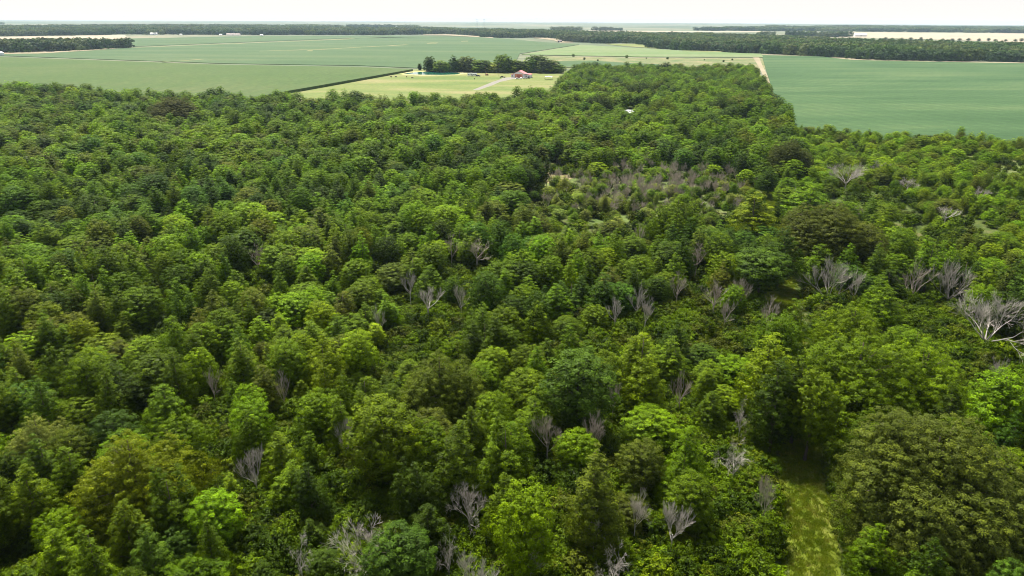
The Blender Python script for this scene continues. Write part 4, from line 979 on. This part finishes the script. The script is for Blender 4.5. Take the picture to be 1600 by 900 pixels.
cow(741.2, 124.2, R(90), M['hide'], 'brown cow standing on the pasture below the camper trailer', False)
# pale roofed house hidden in the trees
p = at(985, 183); hs = empty('house', (p.x, p.y, 0), R(8)); tag(hs, 'pale-roofed house almost hidden among dark trees in the far forest', 'house')
MB().prism([(-4, 0), (4, 0), (4, 3), (0, 4.6), (-4, 3)], -6, 6, 'x').build('wall', M['wallw'], hs)
MB().prism([(-4.5, 2.82), (0, 4.62), (4.5, 2.82), (4.5, 3.0), (0, 4.82), (-4.5, 3.0)], -6.4, 6.4, 'x').build('roof', M['shingle'], hs)
windows(hs, [(-4.5, 1, -3.2, 2.2, -4.0), (1.5, 1, 2.8, 2.2, -4.0)]); MB().box(-1, -4.06, 0, 0, -4.0, 2.1).build('door', M['dark'], hs)
# far buildings
def shed(px, py, L_, W_, hh, rz, wall, roof, name, label):
    p = at(px, py); e = empty(name, (p.x, p.y, 0), rz); tag(e, label, 'building')
    MB().prism([(-W_/2, 0), (W_/2, 0), (W_/2, hh), (0, hh * 1.35), (-W_/2, hh)], -L_/2, L_/2, 'x').build('wall', wall, e)
    MB().prism([(-W_/2 - .4, hh - .1), (0, hh * 1.37), (W_/2 + .4, hh - .1), (W_/2 + .4, hh + .15), (0, hh * 1.37 + .3), (-W_/2 - .4, hh + .15)], -L_/2 - .4, L_/2 + .4, 'x').build('roof', roof, e)
    MB().box(-2, -W_/2 - .08, 0, 2, -W_/2, hh * .75).build('door', M['metal'], e)
shed(241, 54.4, 24, 12, 5, R(5), M['white'], M['white'], 'farm_building', 'white farm building at the foot of the left horizon wood')
shed(365, 55.3, 48, 11, 4, R(0), M['wallw'], plain('pale_pink_roof', (.7, .55, .5), .7), 'farm_building', 'long pinkish-white shed at the foot of the far wood, left of centre')
shed(283, 55, 8, 6, 3, R(0), M['white'], M['white'], 'farm_building', 'tiny white building between the two far farm sheds')
shed(345, 55.2, 9, 7, 3, R(0), M['white'], M['white'], 'farm_building', 'small white building just left of the long pinkish shed')
shed(409, 56, 10, 7, 3, R(0), M['white'], M['white'], 'farm_building', 'small white building right of the long pinkish shed')
shed(1343, 57, 46, 24, 8, R(0), M['white'], M['white'], 'farm_building', 'white buildings at the left end of the far tan field')
shed(874.5, 66.2, 11, 9, 4.5, R(0), plain('weathered_shed', (.09, .075, .06)), plain('rusty_roof', (.13, .09, .07)), 'old_shed', 'dark weathered shed on the pale soil by the far wood')
p = at(2, 87); e = empty('grain_bin', (p.x, p.y, 0)); tag(e, 'white round grain bin at the left edge beside the dark tree block', 'grain bin')
MB().tube([(0, 0, 0), (0, 0, 5)], [4.5, 4.5], 24).build('wall', M['white'], e); MB().tube([(0, 0, 5), (0, 0, 7)], [4.8, .4], 24).build('roof', M['white'], e)
p = at(1161, 184); e = empty('white_tank', (p.x, p.y, 0)); tag(e, 'small white tank glimpsed between far trees near the dirt road', 'tank')
MB().tube([(-1.4, 0, 1.3), (-1.2, 0, 1.3), (1.2, 0, 1.3), (1.4, 0, 1.3)], [.5, .8, .8, .5], 14).build('body', M['white'], e)
MB().box(-1, -.5, 0, -.8, .5, .7).box(.8, -.5, 0, 1, .5, .7).build('stand', M['metal'], e)
for px, h_, lab in ((745.5, 60, 'left of two faint masts on the far horizon'), (756.5, 62, 'right of two faint masts on the far horizon')):
    p = at(px, 44.6); e = empty('power_mast', (p.x, p.y, 0)); tag(e, lab, 'mast', 'masts on the horizon')
    mb = MB()
    for sx in (-1, 1):
        for sy in (-1, 1): mb.tube([(sx * 7, sy * 7, 0), (sx * 1.2, sy * 1.2, h_ * .7), (sx * .8, sy * .8, h_ * .93)], [.5, .35, .3], 4)
    mb.build('tower_frame', M['metal'], e); MB().box(-9, -.4, h_ * .72, 9, .4, h_ * .75).box(-6, -.4, h_ * .86, 6, .4, h_ * .89).build('crossarm', M['metal'], e)

# ------------------------------------------------------------------ haze: one even body of air
mth = bpy.data.materials.new('haze_air'); mth.use_nodes = True; th = mth.node_tree; th.nodes.remove(th.nodes['Principled BSDF'])
pv = th.nodes.new('ShaderNodeVolumePrincipled'); pv.inputs['Color'].default_value = (0.58, 0.78, 1.0, 1); pv.inputs['Density'].default_value = 0.000038; pv.inputs['Anisotropy'].default_value = 0.2
th.links.new(pv.outputs[0], th.nodes['Material Output'].inputs['Volume'])
hz = MB().box(-GR - 200, -GR - 200, -1, GR + 200, GR + 200, 64).build('haze', mth); tag(hz, 'pale blue summer haze over the plain', 'haze', kind='stuff')
